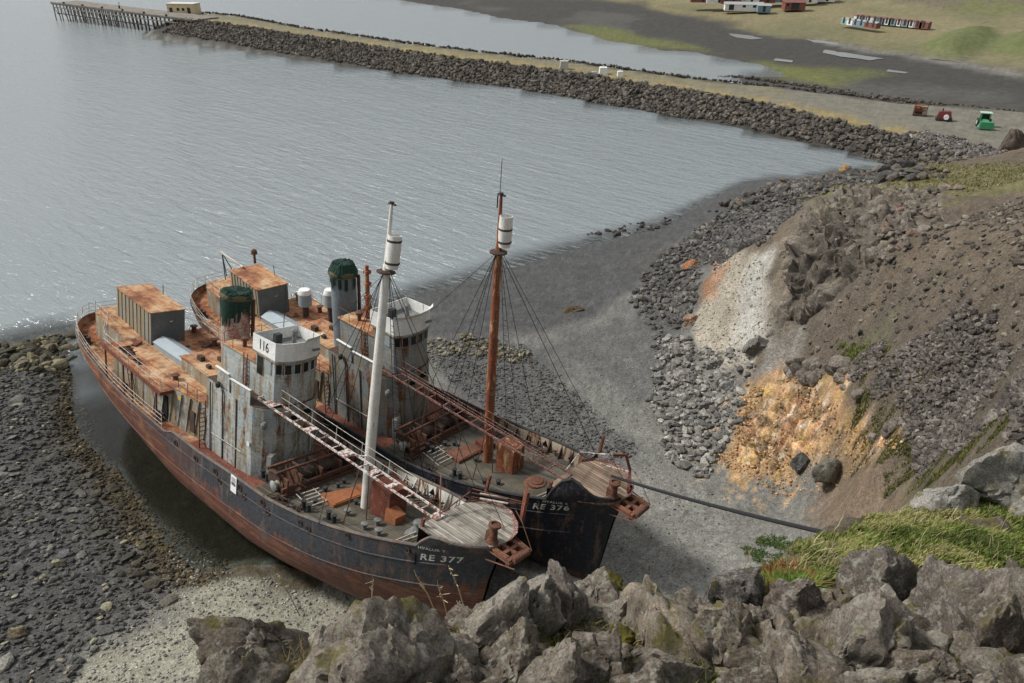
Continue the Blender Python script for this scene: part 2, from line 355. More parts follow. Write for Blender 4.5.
# ---- colours (linear base colours of the materials lying there)
def ground_colour(X, Y, Z):
    z3 = np.stack([X, Y, X * 0], -1); n = len(X)
    f1 = fbm(z3 * .15, 4); f2 = fbm(z3 * .6 + 9, 3); f3 = fbm(z3 * 2.3 + 4, 2); f0 = fbm(z3 * .02 + 5, 4)
    C = np.tile(np.array([.13, .128, .118]), (n, 1))
    def put(m, c, var=0.):
        nonlocal C
        m = np.clip(m, 0, 1)[:, None]; C = C * (1 - m) + np.array(c) * (1 + var * f3[:, None]) * m
    def reg(px, soft, c, z=None, w=1., nz=1., var=.25):
        put(sstep(-soft, soft, sdf(X, Y, hits(px)) + nz * (f1 * 1.2 + f2 * .6)) * w, c, var)
    # beach east of the ships
    put(np.ones(n), (.15, .148, .135), .3)
    reg([(380,250),(760,170),(905,160),(905,172),(800,195),(740,215),(700,250),(640,290),(560,330),(480,345),(400,335)], 1.5, (.075, .075, .076), .6, 1)
    reg([(430,350),(520,350),(640,310),(700,260),(690,340),(640,400),(560,360),(520,420),(450,420)], 2, (.105, .106, .104), 1.4, .9)
    reg([(540,470),(600,400),(660,430),(690,460),(740,500),(800,520),(810,600),(690,640),(590,620),(560,520)], 2.5, (.17, .168, .152), 1.6, 1, 1.6)
    reg([(560,500),(640,480),(760,530),(760,600),(620,620),(560,560)], 1.5, (.225, .22, .2), 1.6, .9)
    reg([(640,260),(760,190),(900,172),(860,200),(790,215),(765,262),(700,262),(690,330),(650,330)], 1, (.085, .082, .078), 2.5, .9)
    reg([(428,345),(470,338),(520,345),(560,380),(600,420),(640,450),(600,500),(560,480),(470,400),(425,360)], 1.5, (.095,.096,.094), 1.2, .85)
    # west beach
    reg([(-200,320),(90,320),(75,370),(90,450),(130,520),(170,600),(90,640),(60,700),(-300,700)], 1.5, (.082, .08, .077), 1, 1)
    reg([(60,700),(90,660),(170,620),(190,585),(240,565),(360,600),(380,700)], 1.2, (.26, .25, .20), 1.2, 1, 1)
    # seaweed stained rim of the tide pool
    zz = Z + .12 * f2
    put(sstep(.55, .1, zz) * sstep(-.2, .1, zz) * (X < -12) * (Y < 60 - .3 * (X + 35)), (.07, .058, .038), .3)
    # hill
    hz = sstep(3.5, 6.5, Z + .8 * f1) * (X > 10) * (Y < 125)
    put(hz, (.108, .088, .066), .25)
    reg([(830,330,12),(900,300,14),(1000,300,20),(1100,300,24),(1100,480,24),(960,470,16),(900,400,14),(850,380,11)], 2.5, (.078, .068, .057), None, .8, 1.5)
    reg([(780,200,6),(860,172,6.5),(1024,165,13),(1090,170,16),(1040,190,15),(940,205,14),(880,195,13)], 1.5, (.13, .125, .055), None, .75, 2.5)
    # moss patches on the scree foot
    mo = sstep(.12, .45, f1 + .5 * f2) * hz
    reg([(845,350),(890,350),(900,385),(1000,400),(1024,470),(950,500),(890,470),(850,400)], .8, (.095, .10, .042), None, .45, 3.0)
    oc = sdf(X, Y, OUTCROP); put(sstep(-1, 1.5, oc + f2), (.095, .082, .067), .35)
    put(sstep(-1, 1.5, oc + f2) * sstep(.2, .5, f1), (.17, .15, .115), .3)
    reg([(768,290,11),(790,235,13),(812,205,13.5),(835,205,14),(820,240,14.5),(790,290,11.5),(785,330,8)], 1, (.18, .152, .115), None, .8, 1.2, .3)
    wd = sdf(X, Y, WHITE) + .6 * f2 + .5 * f1; put(sstep(-.5, .5, wd), (.30, .27, .22), .25)
    reg([(733,350,4),(740,300,7.5),(755,262,9.8),(768,262,10.3),(766,345,5),(745,360,4)], .8, (.36, .355, .33), None, .9, .6, .15)
    reg([(700,300,5),(716,262,7.2),(728,262,8),(716,300,6)], .5, (.25, .12, .06), None, .7, .6)
    reg([(755,380,6),(770,345,6),(790,345,6.6),(800,375,7)], .8, (.3, .285, .26), None, .7, .8)
    od = sdf(X, Y, ORANGE) + .9 * f2 + 1.0 * f1; put(sstep(-.5, .5, od), (.35, .225, .115), .3)
    put(sstep(-.5, .5, od) * sstep(0, .35, fbm(z3 * .5 + 30, 3)), (.40, .23, .13), .35)
    put(sstep(-.5, .5, od) * sstep(.1, .4, fbm(z3 * .7 + 60, 3)), (.30, .20, .07), .35)
    put(sstep(-.5, .5, od) * sstep(.25, .5, fbm(z3 * 1.1 + 80, 3)), (.44, .36, .28), .3)
    put(sstep(-.5, .5, od) * sstep(.12, .3, fbm(z3 * 1.6 + 90, 3)), (.19, .13, .075), .3)
    # orange crumbs strewn below
    put(sstep(.1, .5, f3 + .4 * f2) * sstep(-3.2, -.5, od) * (Z < 3.6), (.36, .24, .13), .3)
    reg([(815,500,4),(850,455,7),(900,450,10),(930,500,12),(870,530,8),(815,530,4)], 1, (.17, .125, .09), None, .8, 1.5)
    # dry grass and mud of the far flats
    fy = (Y > 125)
    ld = sdf(X, Y, LAND); put(fy * sstep(-12, -8, ld), (.058, .055, .05), .1)
    put(fy * sstep(.1, .7, f0 * 1.2 + .15 * f1) * sstep(0, 10, ld), (.085, .082, .075))
    gp = P2([(620,42),(700,53),(770,66),(795,76),(830,83),(780,62),(720,50),(660,40),(600,28),(570,26)], .3)
    put(fy * sstep(-3, 5, sdf(X, Y, gp) + 9 * f0 + 2 * f1), (.115, .12, .05), .2)
    gp = P2([(770,66),(860,68),(900,74),(830,82),(795,78)], .3); put(fy * sstep(-3, 5, sdf(X, Y, gp) + 6 * f0 + 2 * f1) * .7, (.12, .13, .045), .2)
    md = sdf(X, Y, MEADOW) + 12 * f0 + 2 * f1
    put(sstep(-4, 10, md), (.19, .165, .095), .12); put(sstep(-4, 10, md) * sstep(0, .5, f0 + .2 * f1), (.145, .14, .08)); put(sstep(10, 60, md) * sstep(-.1, .3, -f0), (.2, .18, .105))
    put(sstep(-10, -4, md) * sstep(4, -2, md) * (X > 100), (.16, .155, .14), .3)
    for q in MOUND: put(sstep(-4, 2, sdf(X, Y, q)), (.115, .13, .055), .1)
    hd = sdf(X, Y, HILL) + 10 * f0; put(sstep(0, 10, hd), (.125, .11, .08), .15); put(sstep(0, 10, hd) * sstep(.05, .3, f0), (.13, .135, .06))
    yd = sdf(X, Y, YARD); road = sstep(0, 2, yd) * (Y > 100)
    put(sstep(-14, -11, yd) * (Y > 112) * (Z > -2) * (yd < 1), (.055, .05, .045), .4)
    put(road, (.16, .152, .125), .15); ed = np.clip(1 - np.abs(yd - 3.5 - 2 * f1) / 3.5, 0, 1)
    fr = sdline(X, Y, P2(_front)); put(road * sstep(9, 3, fr + 2 * f1) * sstep(-.5, .3, f1 + f2 * .5 + .2), (.25, .2, .09), .2)
    put(road * sstep(10, 4, sdline(X, Y, P2(_back)) + 2 * f1) * .6 * (X < 60), (.19, .17, .09), .2)
    # ledge soil
    le = sdf(X, Y, LEDGE); put(sstep(-3, -1, le), (.1, .088, .07), .3); put(sstep(-.3, .3, le), (.07, .055, .035), .3)
    # sea bed
    put(sstep(-.3, -2.2, Z), (.085, .125, .13)); put(sstep(-.02, -.3, Z) * sstep(-2.4, -1.2, Z) * .6, (.06, .07, .06))
    pool = (X < -8) * (Y < 66) * sstep(-.02, -.25, Z); put(pool, (.024, .02, .012), .4)
    return np.clip(C, .012, .9)
# polar sheet, fine near the viewer
NR_, NA_ = 620, 820
rad = 1.2 * np.exp(np.linspace(0, math.log(5000 / 1.2), NR_))
rad[:] = np.interp(np.linspace(0, 1, NR_), [0, .1, .72, 1], [math.log(1.2), math.log(4), math.log(150), math.log(6000)]); rad = np.exp(rad)
ang = np.concatenate([np.linspace(-180, -50, 60, endpoint=False), np.linspace(-50, 50, NA_), np.linspace(50, 180, 60)[1:]]) * math.pi / 180
AA, RR = np.meshgrid(ang, rad); GX = RR * np.sin(AA); GY = RR * np.cos(AA)
GX, GY = GX.ravel(), GY.ravel(); GZ = height(GX, GY)
GS = GZ - 1.5 * sstep(.2, 2.2, sdf(GX, GY, OUTCROP)) - .55 * sstep(.2, 1.2, sdf(GX, GY, ORANGE))   # the crag sheets lie here
na, nr = len(ang), len(rad)
ii = (np.arange(nr - 1)[:, None] * na + np.arange(na - 1)[None]).ravel()
GF = np.stack([ii, ii + 1, ii + na + 1, ii + na], 1)
GC = ground_colour(GX, GY, GZ)
def ground_mat():
    t = NT('ground'); c = attr(t); geo = t.n('NewGeometry')
    v1 = t.voro(3.2); v2 = t.voro(9); v1c = t.voro(3.2, out=1); v2c = t.voro(9, out=1); v3c = t.voro(26, out=1)
    n1 = t.noise(.5, det=8, rough=.65); n2 = t.noise(7, det=5, rough=.7)
    g = t.ramp(t.sep(0, v2c), [(0, .78), (.5, .97), (1, 1.25)]); g3 = t.ramp(t.sep(1, v3c), [(0, .8), (1, 1.22)]); gn = t.ramp(n1, [(.25, .72), (.75, 1.25)]); gm = t.ramp(n2, [(.3, .75), (.7, 1.25)])
    c = t.mix(1, c, g, 'MULTIPLY'); c = t.mix(1, c, gn, 'MULTIPLY'); c = t.mix(1, c, g3, 'MULTIPLY'); c = t.mix(.8, c, gm, 'MULTIPLY')
    h = t.math('ADD', t.math('MULTIPLY', v1, .5), t.math('ADD', t.math('MULTIPLY', v2, .3), t.math('MULTIPLY', n2, .6)))
    return t.done(c, .92, t.bump(h, .75, .12), spec=.15)
ground = np_mesh('ground', np.stack([GX, GY, GS], 1), GF, ground_mat(), smooth=True, col=GC); tag(ground, kind='structure')
# ---- sea
def water_mat():
    t = NT('sea_water'); wv = attr(t, 'Col')
    mp = t.map((1, 1, 1), (0, 0, R(40)))
    s1 = t.map((.2, .85, 1), src=t.map(rot=(0, 0, R(40)))); s2 = t.map((.6, 2.2, 1), src=t.map(rot=(0, 0, R(30)))); s3 = t.map((.03, .12, 1), src=t.map(rot=(0, 0, R(48))))
    a = t.noise(1.0, s1, det=3, rough=.5, dist=.6); b = t.noise(1.3, s2, det=3, rough=.6); c3 = t.noise(1.0, s3, det=2)
    h = t.math('ADD', t.math('MULTIPLY', a, 1.0), t.math('ADD', t.math('MULTIPLY', b, .35), t.math('MULTIPLY', c3, 1.2)))
    h = t.math('MULTIPLY', h, t.sep(0, wv))
    nrm = t.bump(h, 1, .62)
    fr = t.n('Fresnel', i_IOR=1.34); t.L.new(nrm, fr.inputs['Normal'])
    gl = t.n('BsdfGlossy', i_Roughness=.14, i_Color=(1, 1, 1, 1)); t.L.new(nrm, gl.inputs['Normal'])
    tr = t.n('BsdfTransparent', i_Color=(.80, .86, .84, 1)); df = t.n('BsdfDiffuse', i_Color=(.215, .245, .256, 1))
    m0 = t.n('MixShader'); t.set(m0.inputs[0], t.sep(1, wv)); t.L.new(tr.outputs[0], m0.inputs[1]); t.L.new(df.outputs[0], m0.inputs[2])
    m1 = t.n('MixShader'); t.L.new(fr.outputs[0], m1.inputs[0]); t.L.new(m0.outputs[0], m1.inputs[1]); t.L.new(gl.outputs[0], m1.inputs[2])
    fo = t.n('BsdfDiffuse', i_Color=(.62, .64, .64, 1)); fn = t.ramp(t.noise(1., t.map((.35, 1.8, 1), src=t.map(rot=(0, 0, R(24)))), det=7, rough=.75), [(.5, 0), (.62, 1)]); m2 = t.n('MixShader'); t.set(m2.inputs[0], t.math('MULTIPLY', fn, t.sep(2, wv))); t.L.new(m1.outputs[0], m2.inputs[1]); t.L.new(fo.outputs[0], m2.inputs[2])
    t.L.new(m2.outputs[0], t.out.inputs[0]); return t.m
k = np.arange(0, nr, 3); ka = np.arange(0, na, 3); KI = (k[:, None] * na + ka[None]).ravel(); WX, WY = GX[KI], GY[KI]
n2a = len(ka); ii = (np.arange(len(k) - 1)[:, None] * n2a + np.arange(n2a - 1)[None]).ravel(); WF = np.stack([ii, ii + 1, ii + n2a + 1, ii + n2a], 1)
bz = near_h(WX, WY); bz = np.where(WY > 118, height(WX, WY, False), bz)
wave = np.clip(.4 + sstep(-.0, -.5, bz) * .7, 0, 1); deep_sheen = sstep(-.04, -.4, bz) * .97
poolm = (WX < -8) & (WY < 60 - .3 * (WX + 35)) & (WX > -45); wave = np.where(poolm, .05, wave); deep_sheen = np.where(poolm, deep_sheen * .35 * sstep(-35, -42, WX + 2 * np.sin(WY)), deep_sheen)  # stern end of the pool: sky reflection painted in as pale diffuse colour
lag = (WY > 190) & (WX > -110) & (sdf(WX, WY, P2(_back + [(385, -3, 0), (560, 26, 0), (795, 76, 0)])) > 0)
foam = .3 * sstep(-.3, -.08, bz) * sstep(.12, -.02, bz) * (~poolm) * (WX > -16) * (WY < 135)
WC = np.stack([wave, deep_sheen, foam], 1)
keep = np.ones(len(WF), bool)
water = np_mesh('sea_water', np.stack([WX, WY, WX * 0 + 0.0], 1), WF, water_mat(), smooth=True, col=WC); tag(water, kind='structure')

PUD = NT('puddle_water').done((.12, .125, .12), .2, spec=.5)
for k, (pl, lb) in enumerate([([(728,33),(750,35),(762,38),(752,39),(735,37)],1), ([(824,49),(850,53),(882,58),(870,60),(840,56),(822,52)],1), ([(806,39),(840,43),(838,45),(812,42)],1), ([(888,69),(908,72),(905,73),(886,71)],1), ([(776,57),(794,59),(792,61),(774,59)],1), ([(930,57),(965,62),(963,63),(930,59)],1)]):
    q = np.array(P2(pl, .7)); c = q.mean(0); ring = []
    for i in range(len(q)):
        for u in np.linspace(0, 1, 8, endpoint=False): p = q[i] * (1 - u) + q[(i + 1) % len(q)] * u; ring.append(p + (p - c) * .12 * fbm(np.array([[p[0] * .2, p[1] * .2, k]]), 3)[0])
    ring = np.array(ring); zz = height(ring[:, 0], ring[:, 1]).max() * 0 + height(np.array([c[0]]), np.array([c[1]]))[0] + .08
    o = MB().add([(x, y, zz) for x, y in ring], [tuple(range(len(ring)))]).build('puddle', PUD); tag(o, kind='structure')
# ================================================================== ROCKS
import bmesh
_ico = {}
def ico(sub):
    if sub not in _ico:
        bm = bmesh.new(); bmesh.ops.create_icosphere(bm, subdivisions=sub, radius=1)
        V = np.array([v.co[:] for v in bm.verts]); Fc = np.array([[v.index for v in f.verts] for f in bm.faces]); bm.free(); _ico[sub] = (V / np.linalg.norm(V, axis=1)[:, None], Fc)
    return _ico[sub]
def rock_shape(seed, sub, npl=13, rough=.05, sharp=26., dmin=.55):
    rg = np.random.default_rng(seed); D, Fc = ico(sub)
    N = rg.normal(size=(npl, 3)); N /= np.linalg.norm(N, axis=1)[:, None]; N = np.vstack([N, -N[:5]]); d = rg.uniform(dmin, .95, len(N))
    q = np.maximum(D @ N.T, 1e-3) / d                      # 1/r per plane
    r = 1 / (np.power(np.power(q, sharp).sum(1), 1 / sharp))
    r = np.minimum(r, 1.25)
    V = D * r[:, None]
    if rough: 
        V = V + D * (rough * fbm(V * 2.2 + seed, 4 if sub > 2 else 2) + (rough * 1.2 * ridged(V * 1.6 + seed, 4) if sub > 3 else 0))[:, None]
    return V, Fc
TPL = {s: [rock_shape(100 + k, s, 9, .05 if s < 3 else .06) for k in range(10)] for s in (1, 2, 3)}
def rotm(rg, n):
    q = rg.normal(size=(n, 4)); q /= np.linalg.norm(q, axis=1)[:, None]; w, x, y, z = q.T
    return np.stack([np.stack([1 - 2 * (y * y + z * z), 2 * (x * y - z * w), 2 * (x * z + y * w)], -1), np.stack([2 * (x * y + z * w), 1 - 2 * (x * x + z * z), 2 * (y * z - x * w)], -1), np.stack([2 * (x * z - y * w), 2 * (y * z + x * w), 1 - 2 * (x * x + y * y)], -1)], 1)
def rock_mat(name, lichen=.5, bump=.5, scale=1., moss=0.):
    t = NT(name); c = attr(t); 
    n1 = t.noise(1.3 * scale, det=8, rough=.65); n2 = t.noise(9 * scale, det=8, rough=.7); n3 = t.noise(40 * scale, det=4, rough=.7)
    c = t.mix(1, c, t.ramp(n1, [(.3, .6), (.7, 1.45)]), 'MULTIPLY'); c = t.mix(1, c, t.ramp(n2, [(.35, .5), (.65, 1.5)]), 'MULTIPLY'); c = t.mix(1, c, t.ramp(n3, [(.35, .7), (.65, 1.3)]), 'MULTIPLY')
    if lichen:
        li = t.ramp(t.noise(2.2 * scale, det=9, rough=.8), [(.50, 0), (.56, lichen)]); li2 = t.ramp(t.noise(2 * scale, det=3), [(.4, 0), (.62, 1)])
        c = t.mix(t.math('MULTIPLY', li, li2), c, (.27, .26, .225))
        sp = t.ramp(t.noise(4 * scale, det=9, rough=.85), [(.58, 0), (.63, lichen)]); c = t.mix(sp, c, (.36, .36, .32))
        ye = t.ramp(t.noise(7 * scale, det=6, rough=.7, dist=.5), [(.64, 0), (.72, lichen * .6)]); c = t.mix(ye, c, (.28, .17, .07))
    if moss:
        geo = t.n('NewGeometry'); up = t.sep(2, geo.outputs['Normal']); pt = t.ramp(geo.outputs['Pointiness'], [(.42, 1), (.5, 0)])
        mm = t.ramp(t.noise(.7 * scale, det=8, rough=.7), [(.52, 0), (.6, moss)]); mm = t.math('MULTIPLY', mm, t.ramp(up, [(.1, 0), (.5, 1)]))
        c = t.mix(mm, c, t.mix(n2, (.06, .05, .015), (.14, .125, .035)))
    h = t.math('ADD', t.math('MULTIPLY', n1, .6), t.math('ADD', t.math('MULTIPLY', n2, .45), t.math('MULTIPLY', n3, .18)))
    return t.done(c, .9, t.bump(h, bump, .12 / scale), spec=.2)
STONE = rock_mat('loose_stone', 0, .5, 1.0); CRAG = rock_mat('crag_rock', .25, .7, .8); BASALT = rock_mat('lichen_basalt', .75, 1.2, 5.0, .85)
def tops(x, y): return height(np.asarray(x, float), np.asarray(y, float))
def scatter(name, label, poly, n, smin, smax, cols, flat=(.45, .8), sub=1, sink=.25, seed=1, power=2.2, mat=STONE, keep=None, tilt=None, orient=None, colf=None, hf=None):
    rg = np.random.default_rng(seed); poly = np.array(poly, float)[:, :2]
    lo, hi = poly.min(0), poly.max(0); X = []; 
    tot = 0
    while tot < n:
        q = rg.uniform(lo, hi, (n * 3, 2)); m = sdf(q[:, 0], q[:, 1], poly) + .6 * fbm(np.stack([q[:, 0], q[:, 1], q[:, 0] * 0], 1) * .4, 2) > 0
        if keep is not None: m &= keep(q[:, 0], q[:, 1], rg)
        q = q[m]; X.append(q); tot += len(q)
    X = np.vstack(X)[:n]; n = len(X); z = (hf or tops)(X[:, 0], X[:, 1])
    s = smin + (smax - smin) * rg.uniform(size=n) ** power
    sc = np.stack([s * rg.uniform(.75, 1.25, n), s * rg.uniform(.6, 1.0, n), s * rg.uniform(*flat, n)], 1) * .5
    Rm = rotm(rg, n)
    # mostly lying flat: blend with a turn about z and a small lean
    a = rg.uniform(0, 2 * math.pi, n) if orient is None else rg.normal(orient, .35, n); tx = rg.normal(0, tilt if tilt is not None else .3, n); ca, sa, ct, st = np.cos(a), np.sin(a), np.cos(tx), np.sin(tx); o = np.zeros(n); l = np.ones(n)
    Rz = np.stack([np.stack([ca, -sa, o], -1), np.stack([sa, ca, o], -1), np.stack([o, o, l], -1)], 1); Rx = np.stack([np.stack([l, o, o], -1), np.stack([o, ct, -st], -1), np.stack([o, st, ct], -1)], 1)
    Rr = Rz @ Rx
    cols = np.array(cols, float); ci = rg.integers(0, len(cols), n); cc = cols[ci] * rg.uniform(.75, 1.3, (n, 1))
    if colf is not None: cc = colf(X[:, 0], X[:, 1], z, cc, rg)
    ti = rg.integers(0, 10, n); VV = []; FF = []; CC = []; off = 0
    for k in range(10):
        j = np.where(ti == k)[0]
        if not len(j): continue
        V, Fc = TPL[sub][k]; P = V[None] * sc[j][:, None, :]; P = np.einsum('nij,nvj->nvi', Rr[j], P)
        P = P + np.stack([X[j, 0], X[j, 1], z[j] + sc[j, 2] * (1 - 2 * sink)], 1)[:, None, :]
        VV.append(P.reshape(-1, 3)); FF.append((Fc[None] + (np.arange(len(j)) * len(V))[:, None, None]).reshape(-1, 3) + off); CC.append(np.repeat(cc[j], len(V), 0)); off += len(j) * len(V)
    o = np_mesh(name, np.vstack(VV), np.vstack(FF), mat, col=np.vstack(CC)); tag(o, label, None, None, 'stuff'); 
    if label: o['category'] = 'stones'
    return o
DK = [(.08, .08, .079), (.062, .062, .062), (.095, .092, .087), (.115, .11, .1), (.072, .069, .064)]
def dry(x, y, rg, lo=.0): return near_h(x, y) > lo
def wet(x, y, z, c, rg):
    m = sstep(1.3, .35, z)[:, None] * .75; c = c * (1 - m) + np.array([.045, .038, .022]) * m * rg.uniform(.7, 1.5, (len(z), 1)); 
    k = (rg.uniform(size=len(z)) < .03)[:, None]; return np.where(k, np.array([.24, .22, .15]), c)
WB = hits([(-120, 345), (0, 350), (40, 338), (76, 338), (70, 380), (66, 410), (80, 440), (105, 475), (130, 515), (165, 560), (180, 600), (120, 640), (70, 690), (-150, 720)])
scatter('beach_stones', 'dark flat stones covering the shore left of the rusty stern', WB, 15000, .08, .6, DK, (.3, .65), 1, .18, 11, 2.6, keep=lambda x, y, rg: dry(x, y, rg, -.05), tilt=.3, orient=.6, colf=wet)
scatter('beach_stones', 'bigger dark slabs among the stones of the left shore', WB, 220, .7, 1.4, DK[:4] + [(.15, .145, .13)], (.22, .4), 2, .25, 12, 2, keep=lambda x, y, rg: dry(x, y, rg, .1), tilt=.25, orient=.6, colf=wet)
scatter('beach_stones', 'weedy boulders at the water edge behind the stern', hits([(-60, 340), (15, 350), (40, 338), (78, 334), (76, 372), (40, 372), (0, 372)]), 260, .5, 1.7, [(.05, .045, .03), (.13, .115, .07), (.16, .14, .09), (.07, .065, .05)], (.4, .8), 2, .2, 13)
GB = hits([(60, 700), (90, 660), (170, 600), (150, 560), (175, 550), (240, 572), (360, 604), (420, 700)])
scatter('gravel', 'pale grey gravel between the left shore stones and the near hull', GB, 5000, .05, .3, [(.26, .25, .2), (.2, .195, .165), (.12, .12, .115), (.32, .31, .27)], (.4, .8), 1, .3, 14, 3.5)
scatter('gravel', 'brown weedy stones lining the tide pool beside the near hull', hits([(66, 375), (78, 385), (95, 440), (150, 510), (235, 570), (200, 590), (165, 585), (120, 525), (90, 480), (60, 420)]), 2600, .12, .5, [(.06, .045, .025), (.04, .035, .025), (.09, .07, .04)], (.3, .6), 1, .3, 15)
EB = hits([(428, 345), (470, 338), (520, 345), (560, 380), (600, 420), (640, 450), (600, 500), (560, 480), (470, 400), (425, 360)])
scatter('beach_stones', 'dark cobbles of the beach behind the far ship', EB, 6500, .07, .38, DK + [(.12, .118, .11)], (.35, .7), 1, .2, 16, 3)
scatter('beach_stones', 'tan weedy stones of the tide line behind the far ship bridge', hits([(426, 342), (470, 336), (530, 356), (535, 368), (480, 358), (430, 356)]), 240, .3, .9, [(.2, .18, .13), (.1, .085, .05), (.15, .14, .11)], (.4, .8), 1, .2, 17)
E2 = hits([(560, 400), (620, 330), (700, 400), (740, 460), (720, 520), (740, 600), (620, 620), (600, 500)])
scatter('gravel', 'grey gravel of the beach in front of the far bow', E2, 4200, .04, .22, [(.19, .185, .17), (.14, .138, .128), (.1, .1, .095), (.26, .25, .23)], (.4, .8), 1, .3, 18, 4)
DB = hits([(655, 262), (700, 228), (745, 195), (800, 181), (905, 171), (905, 180), (830, 192), (800, 205), (765, 262), (705, 265), (690, 330), (650, 330), (630, 300)])
scatter('rock_debris', 'dark broken rock heaped between the beach and the outcrop', DB, 11000, .12, 1.2, [(.075, .07, .065), (.1, .092, .083), (.06, .06, .06), (.14, .13, .115), (.085, .08, .075)], (.45, .9), 1, .32, 19, 4.5)
scatter('rock_debris', 'dark rocks standing along the headland shore', hits([(700, 214), (760, 188), (850, 172), (905, 170), (950, 172), (950, 179), (860, 185), (760, 207)]), 260, .5, 1.9, [(.06, .058, .055), (.09, .08, .07), (.12, .1, .08)], (.5, .9), 2, .2, 20)
MB_ = hits([(655, 330), (700, 345), (760, 370), (740, 400), (740, 440), (700, 480), (665, 460), (650, 400)])
scatter('rock_debris', 'grey rubble at the foot of the pale clay face', MB_, 1500, .15, 1.1, [(.2, .19, .175), (.14, .135, .125), (.1, .097, .09), (.25, .24, .215)], (.45, .8), 1, .25, 21, 2.6)
SB = hits([(880, 345), (920, 335), (1000, 325), (1100, 320), (1120, 500), (1000, 500), (930, 470), (890, 420), (880, 400), (850, 370)])
scatter('scree', 'brown grey scree stones on the right hand slope', SB, 11000, .10, .6, [(.105, .092, .082), (.08, .07, .063), (.135, .12, .106), (.065, .057, .051)], (.5, .9), 1, .2, 22, 2.4, tilt=.6, keep=lambda x, y, rg: fbm(np.stack([x, y, x * 0], 1) * .25 + 40, 2) > -.75)
SB2 = hits([(800, 360), (900, 240), (1024, 190), (1120, 190), (1120, 350), (900, 350), (860, 380)])
scatter('scree', 'scattered stones on the bare brown slope', SB2, 3000, .08, .7, [(.12, .1, .08), (.08, .07, .06), (.15, .135, .112), (.06, .053, .046)], (.45, .9), 1, .3, 23, 4, tilt=.5)
OB = hits([(730, 445), (748, 390), (800, 378), (905, 430), (905, 465), (850, 476), (800, 500), (750, 484), (712, 462), (715, 440)])
scatter('clay_rubble', 'orange and yellow clay crumbs below the orange face', OB, 2600, .05, .32, [(.40, .24, .11), (.32, .19, .07), (.44, .31, .19), (.33, .17, .08), (.2, .15, .09)], (.5, .9), 1, .3, 24, 3, tilt=.6)
scatter('clay_rubble', 'pale crumbs on the whitish clay face', WHITE, 1600, .06, .35, [(.36, .33, .26), (.3, .27, .21), (.22, .2, .17)], (.5, .9), 1, .3, 25, 3, tilt=.6)
def cells(P, seed):
    """jointed blocks: nearest and second nearest feature point distance and the id of the block"""
    I = np.floor(P).astype(np.int64); best = np.full(len(P), 9.); sec = np.full(len(P), 9.); bid = np.zeros(len(P), np.int64); bv = np.zeros_like(P)
    for dx in (-1, 0, 1):
        for dy in (-1, 0, 1):
            for dz in (-1, 0, 1):
                J = I + [dx, dy, dz]; h = _perm[(_perm[(_perm[(J[:, 0] + seed) & 511] + J[:, 1]) & 511] + J[:, 2]) & 511]; F = J + .5 + _grad[h] * .42; v = P - F; d = np.sqrt((v ** 2).sum(1))
                m = d < best; sec = np.where(m, best, np.minimum(sec, d)); bid = np.where(m, h, bid); bv = np.where(m[:, None], v, bv); best = np.minimum(best, d)
    return best, sec, bid, bv
def crag_sheet(name, poly, sp, amp, seed, tint, pad=1.5, fs=1., mat=None, vz=1.5):
    poly = np.array(poly); lo, hi = poly.min(0) - pad, poly.max(0) + pad; nx, ny = int((hi[0] - lo[0]) / sp), int((hi[1] - lo[1]) / sp)
    gx, gy = np.meshgrid(np.linspace(lo[0], hi[0], nx), np.linspace(lo[1], hi[1], ny)); X, Y = gx.ravel(), gy.ravel(); Z = height(X, Y); e = .5
    Nx, Ny = -(height(X + e, Y, False) - height(X - e, Y, False)) / (2 * e), -(height(X, Y + e, False) - height(X, Y - e, False)) / (2 * e); N = np.stack([Nx, Ny, np.ones_like(Nx)], 1); N /= np.linalg.norm(N, axis=1)[:, None]
    z0 = np.zeros_like(X); d = sdf(X, Y, poly) + .9 * fbm(np.stack([X, Y, z0], 1) * .5 + seed, 3) / fs; k = sstep(-.6 / fs, 1.6 / fs, d)
    P = np.stack([X, Y, Z], 1); W = P + .16 * np.stack([fbm(P * .6 + 3, 3), fbm(P * .6 + 33, 3), fbm(P * .6 + 63, 3)], 1); disp = 0; tone = np.ones(len(X))
    for sc_, am in ((.28, .8), (.75, .55), (1.9, .2)):
        b, s2, bid, bv = cells(W * sc_ * fs * [1, 1, vz] @ np.array([[.9, .3, .1], [-.3, .9, .2], [-.1, -.2, .95]]), seed); g = _grad[bid]; r_ = (bid % 97) / 97.
        disp = disp + am * amp * ((r_ - .35) + .9 * (bv * g).sum(1) - .7 * np.exp(-(s2 - b) * 18)); tone = tone * (.68 + .6 * r_)
    disp = disp + .07 / fs * fbm(P * 2.5 * fs, 3); P = P + N * (disp * k)[:, None] + [0, 0, -.25 / fs] * (1 - k)[:, None]
    ii = (np.arange(ny - 1)[:, None] * nx + np.arange(nx - 1)[None]).ravel(); Fc = np.stack([ii, ii + 1, ii + nx + 1, ii + nx], 1); Fc = Fc[(k[Fc] > .01).any(1)]
    C = ground_colour(X, Y, Z) * (1 - k)[:, None] + (np.array(tint) if tint is not None else ground_colour(X, Y, Z)) * k[:, None] * tone[:, None]; lite = sstep(.15, .5, fbm(P * .2 + 12, 4))[:, None] * k[:, None] * (tint is not None); C = C * (1 - lite * .6) + np.array([.2, .175, .13]) * lite * .6
    o = np_mesh(name, P, Fc, mat or CRAG, smooth=True, col=C); o.data.set_sharp_from_angle(angle=R(50)); tag(o, kind='structure'); return o
crag_sheet('rock_outcrop', OUTCROP, .16, 1.25, 5, (.105, .09, .075))
crag_sheet('rock_outcrop', hits([(838, 205), (850, 188), (900, 180), (960, 188), (950, 215), (905, 255), (880, 275)]), .25, .7, 9, (.11, .093, .075))
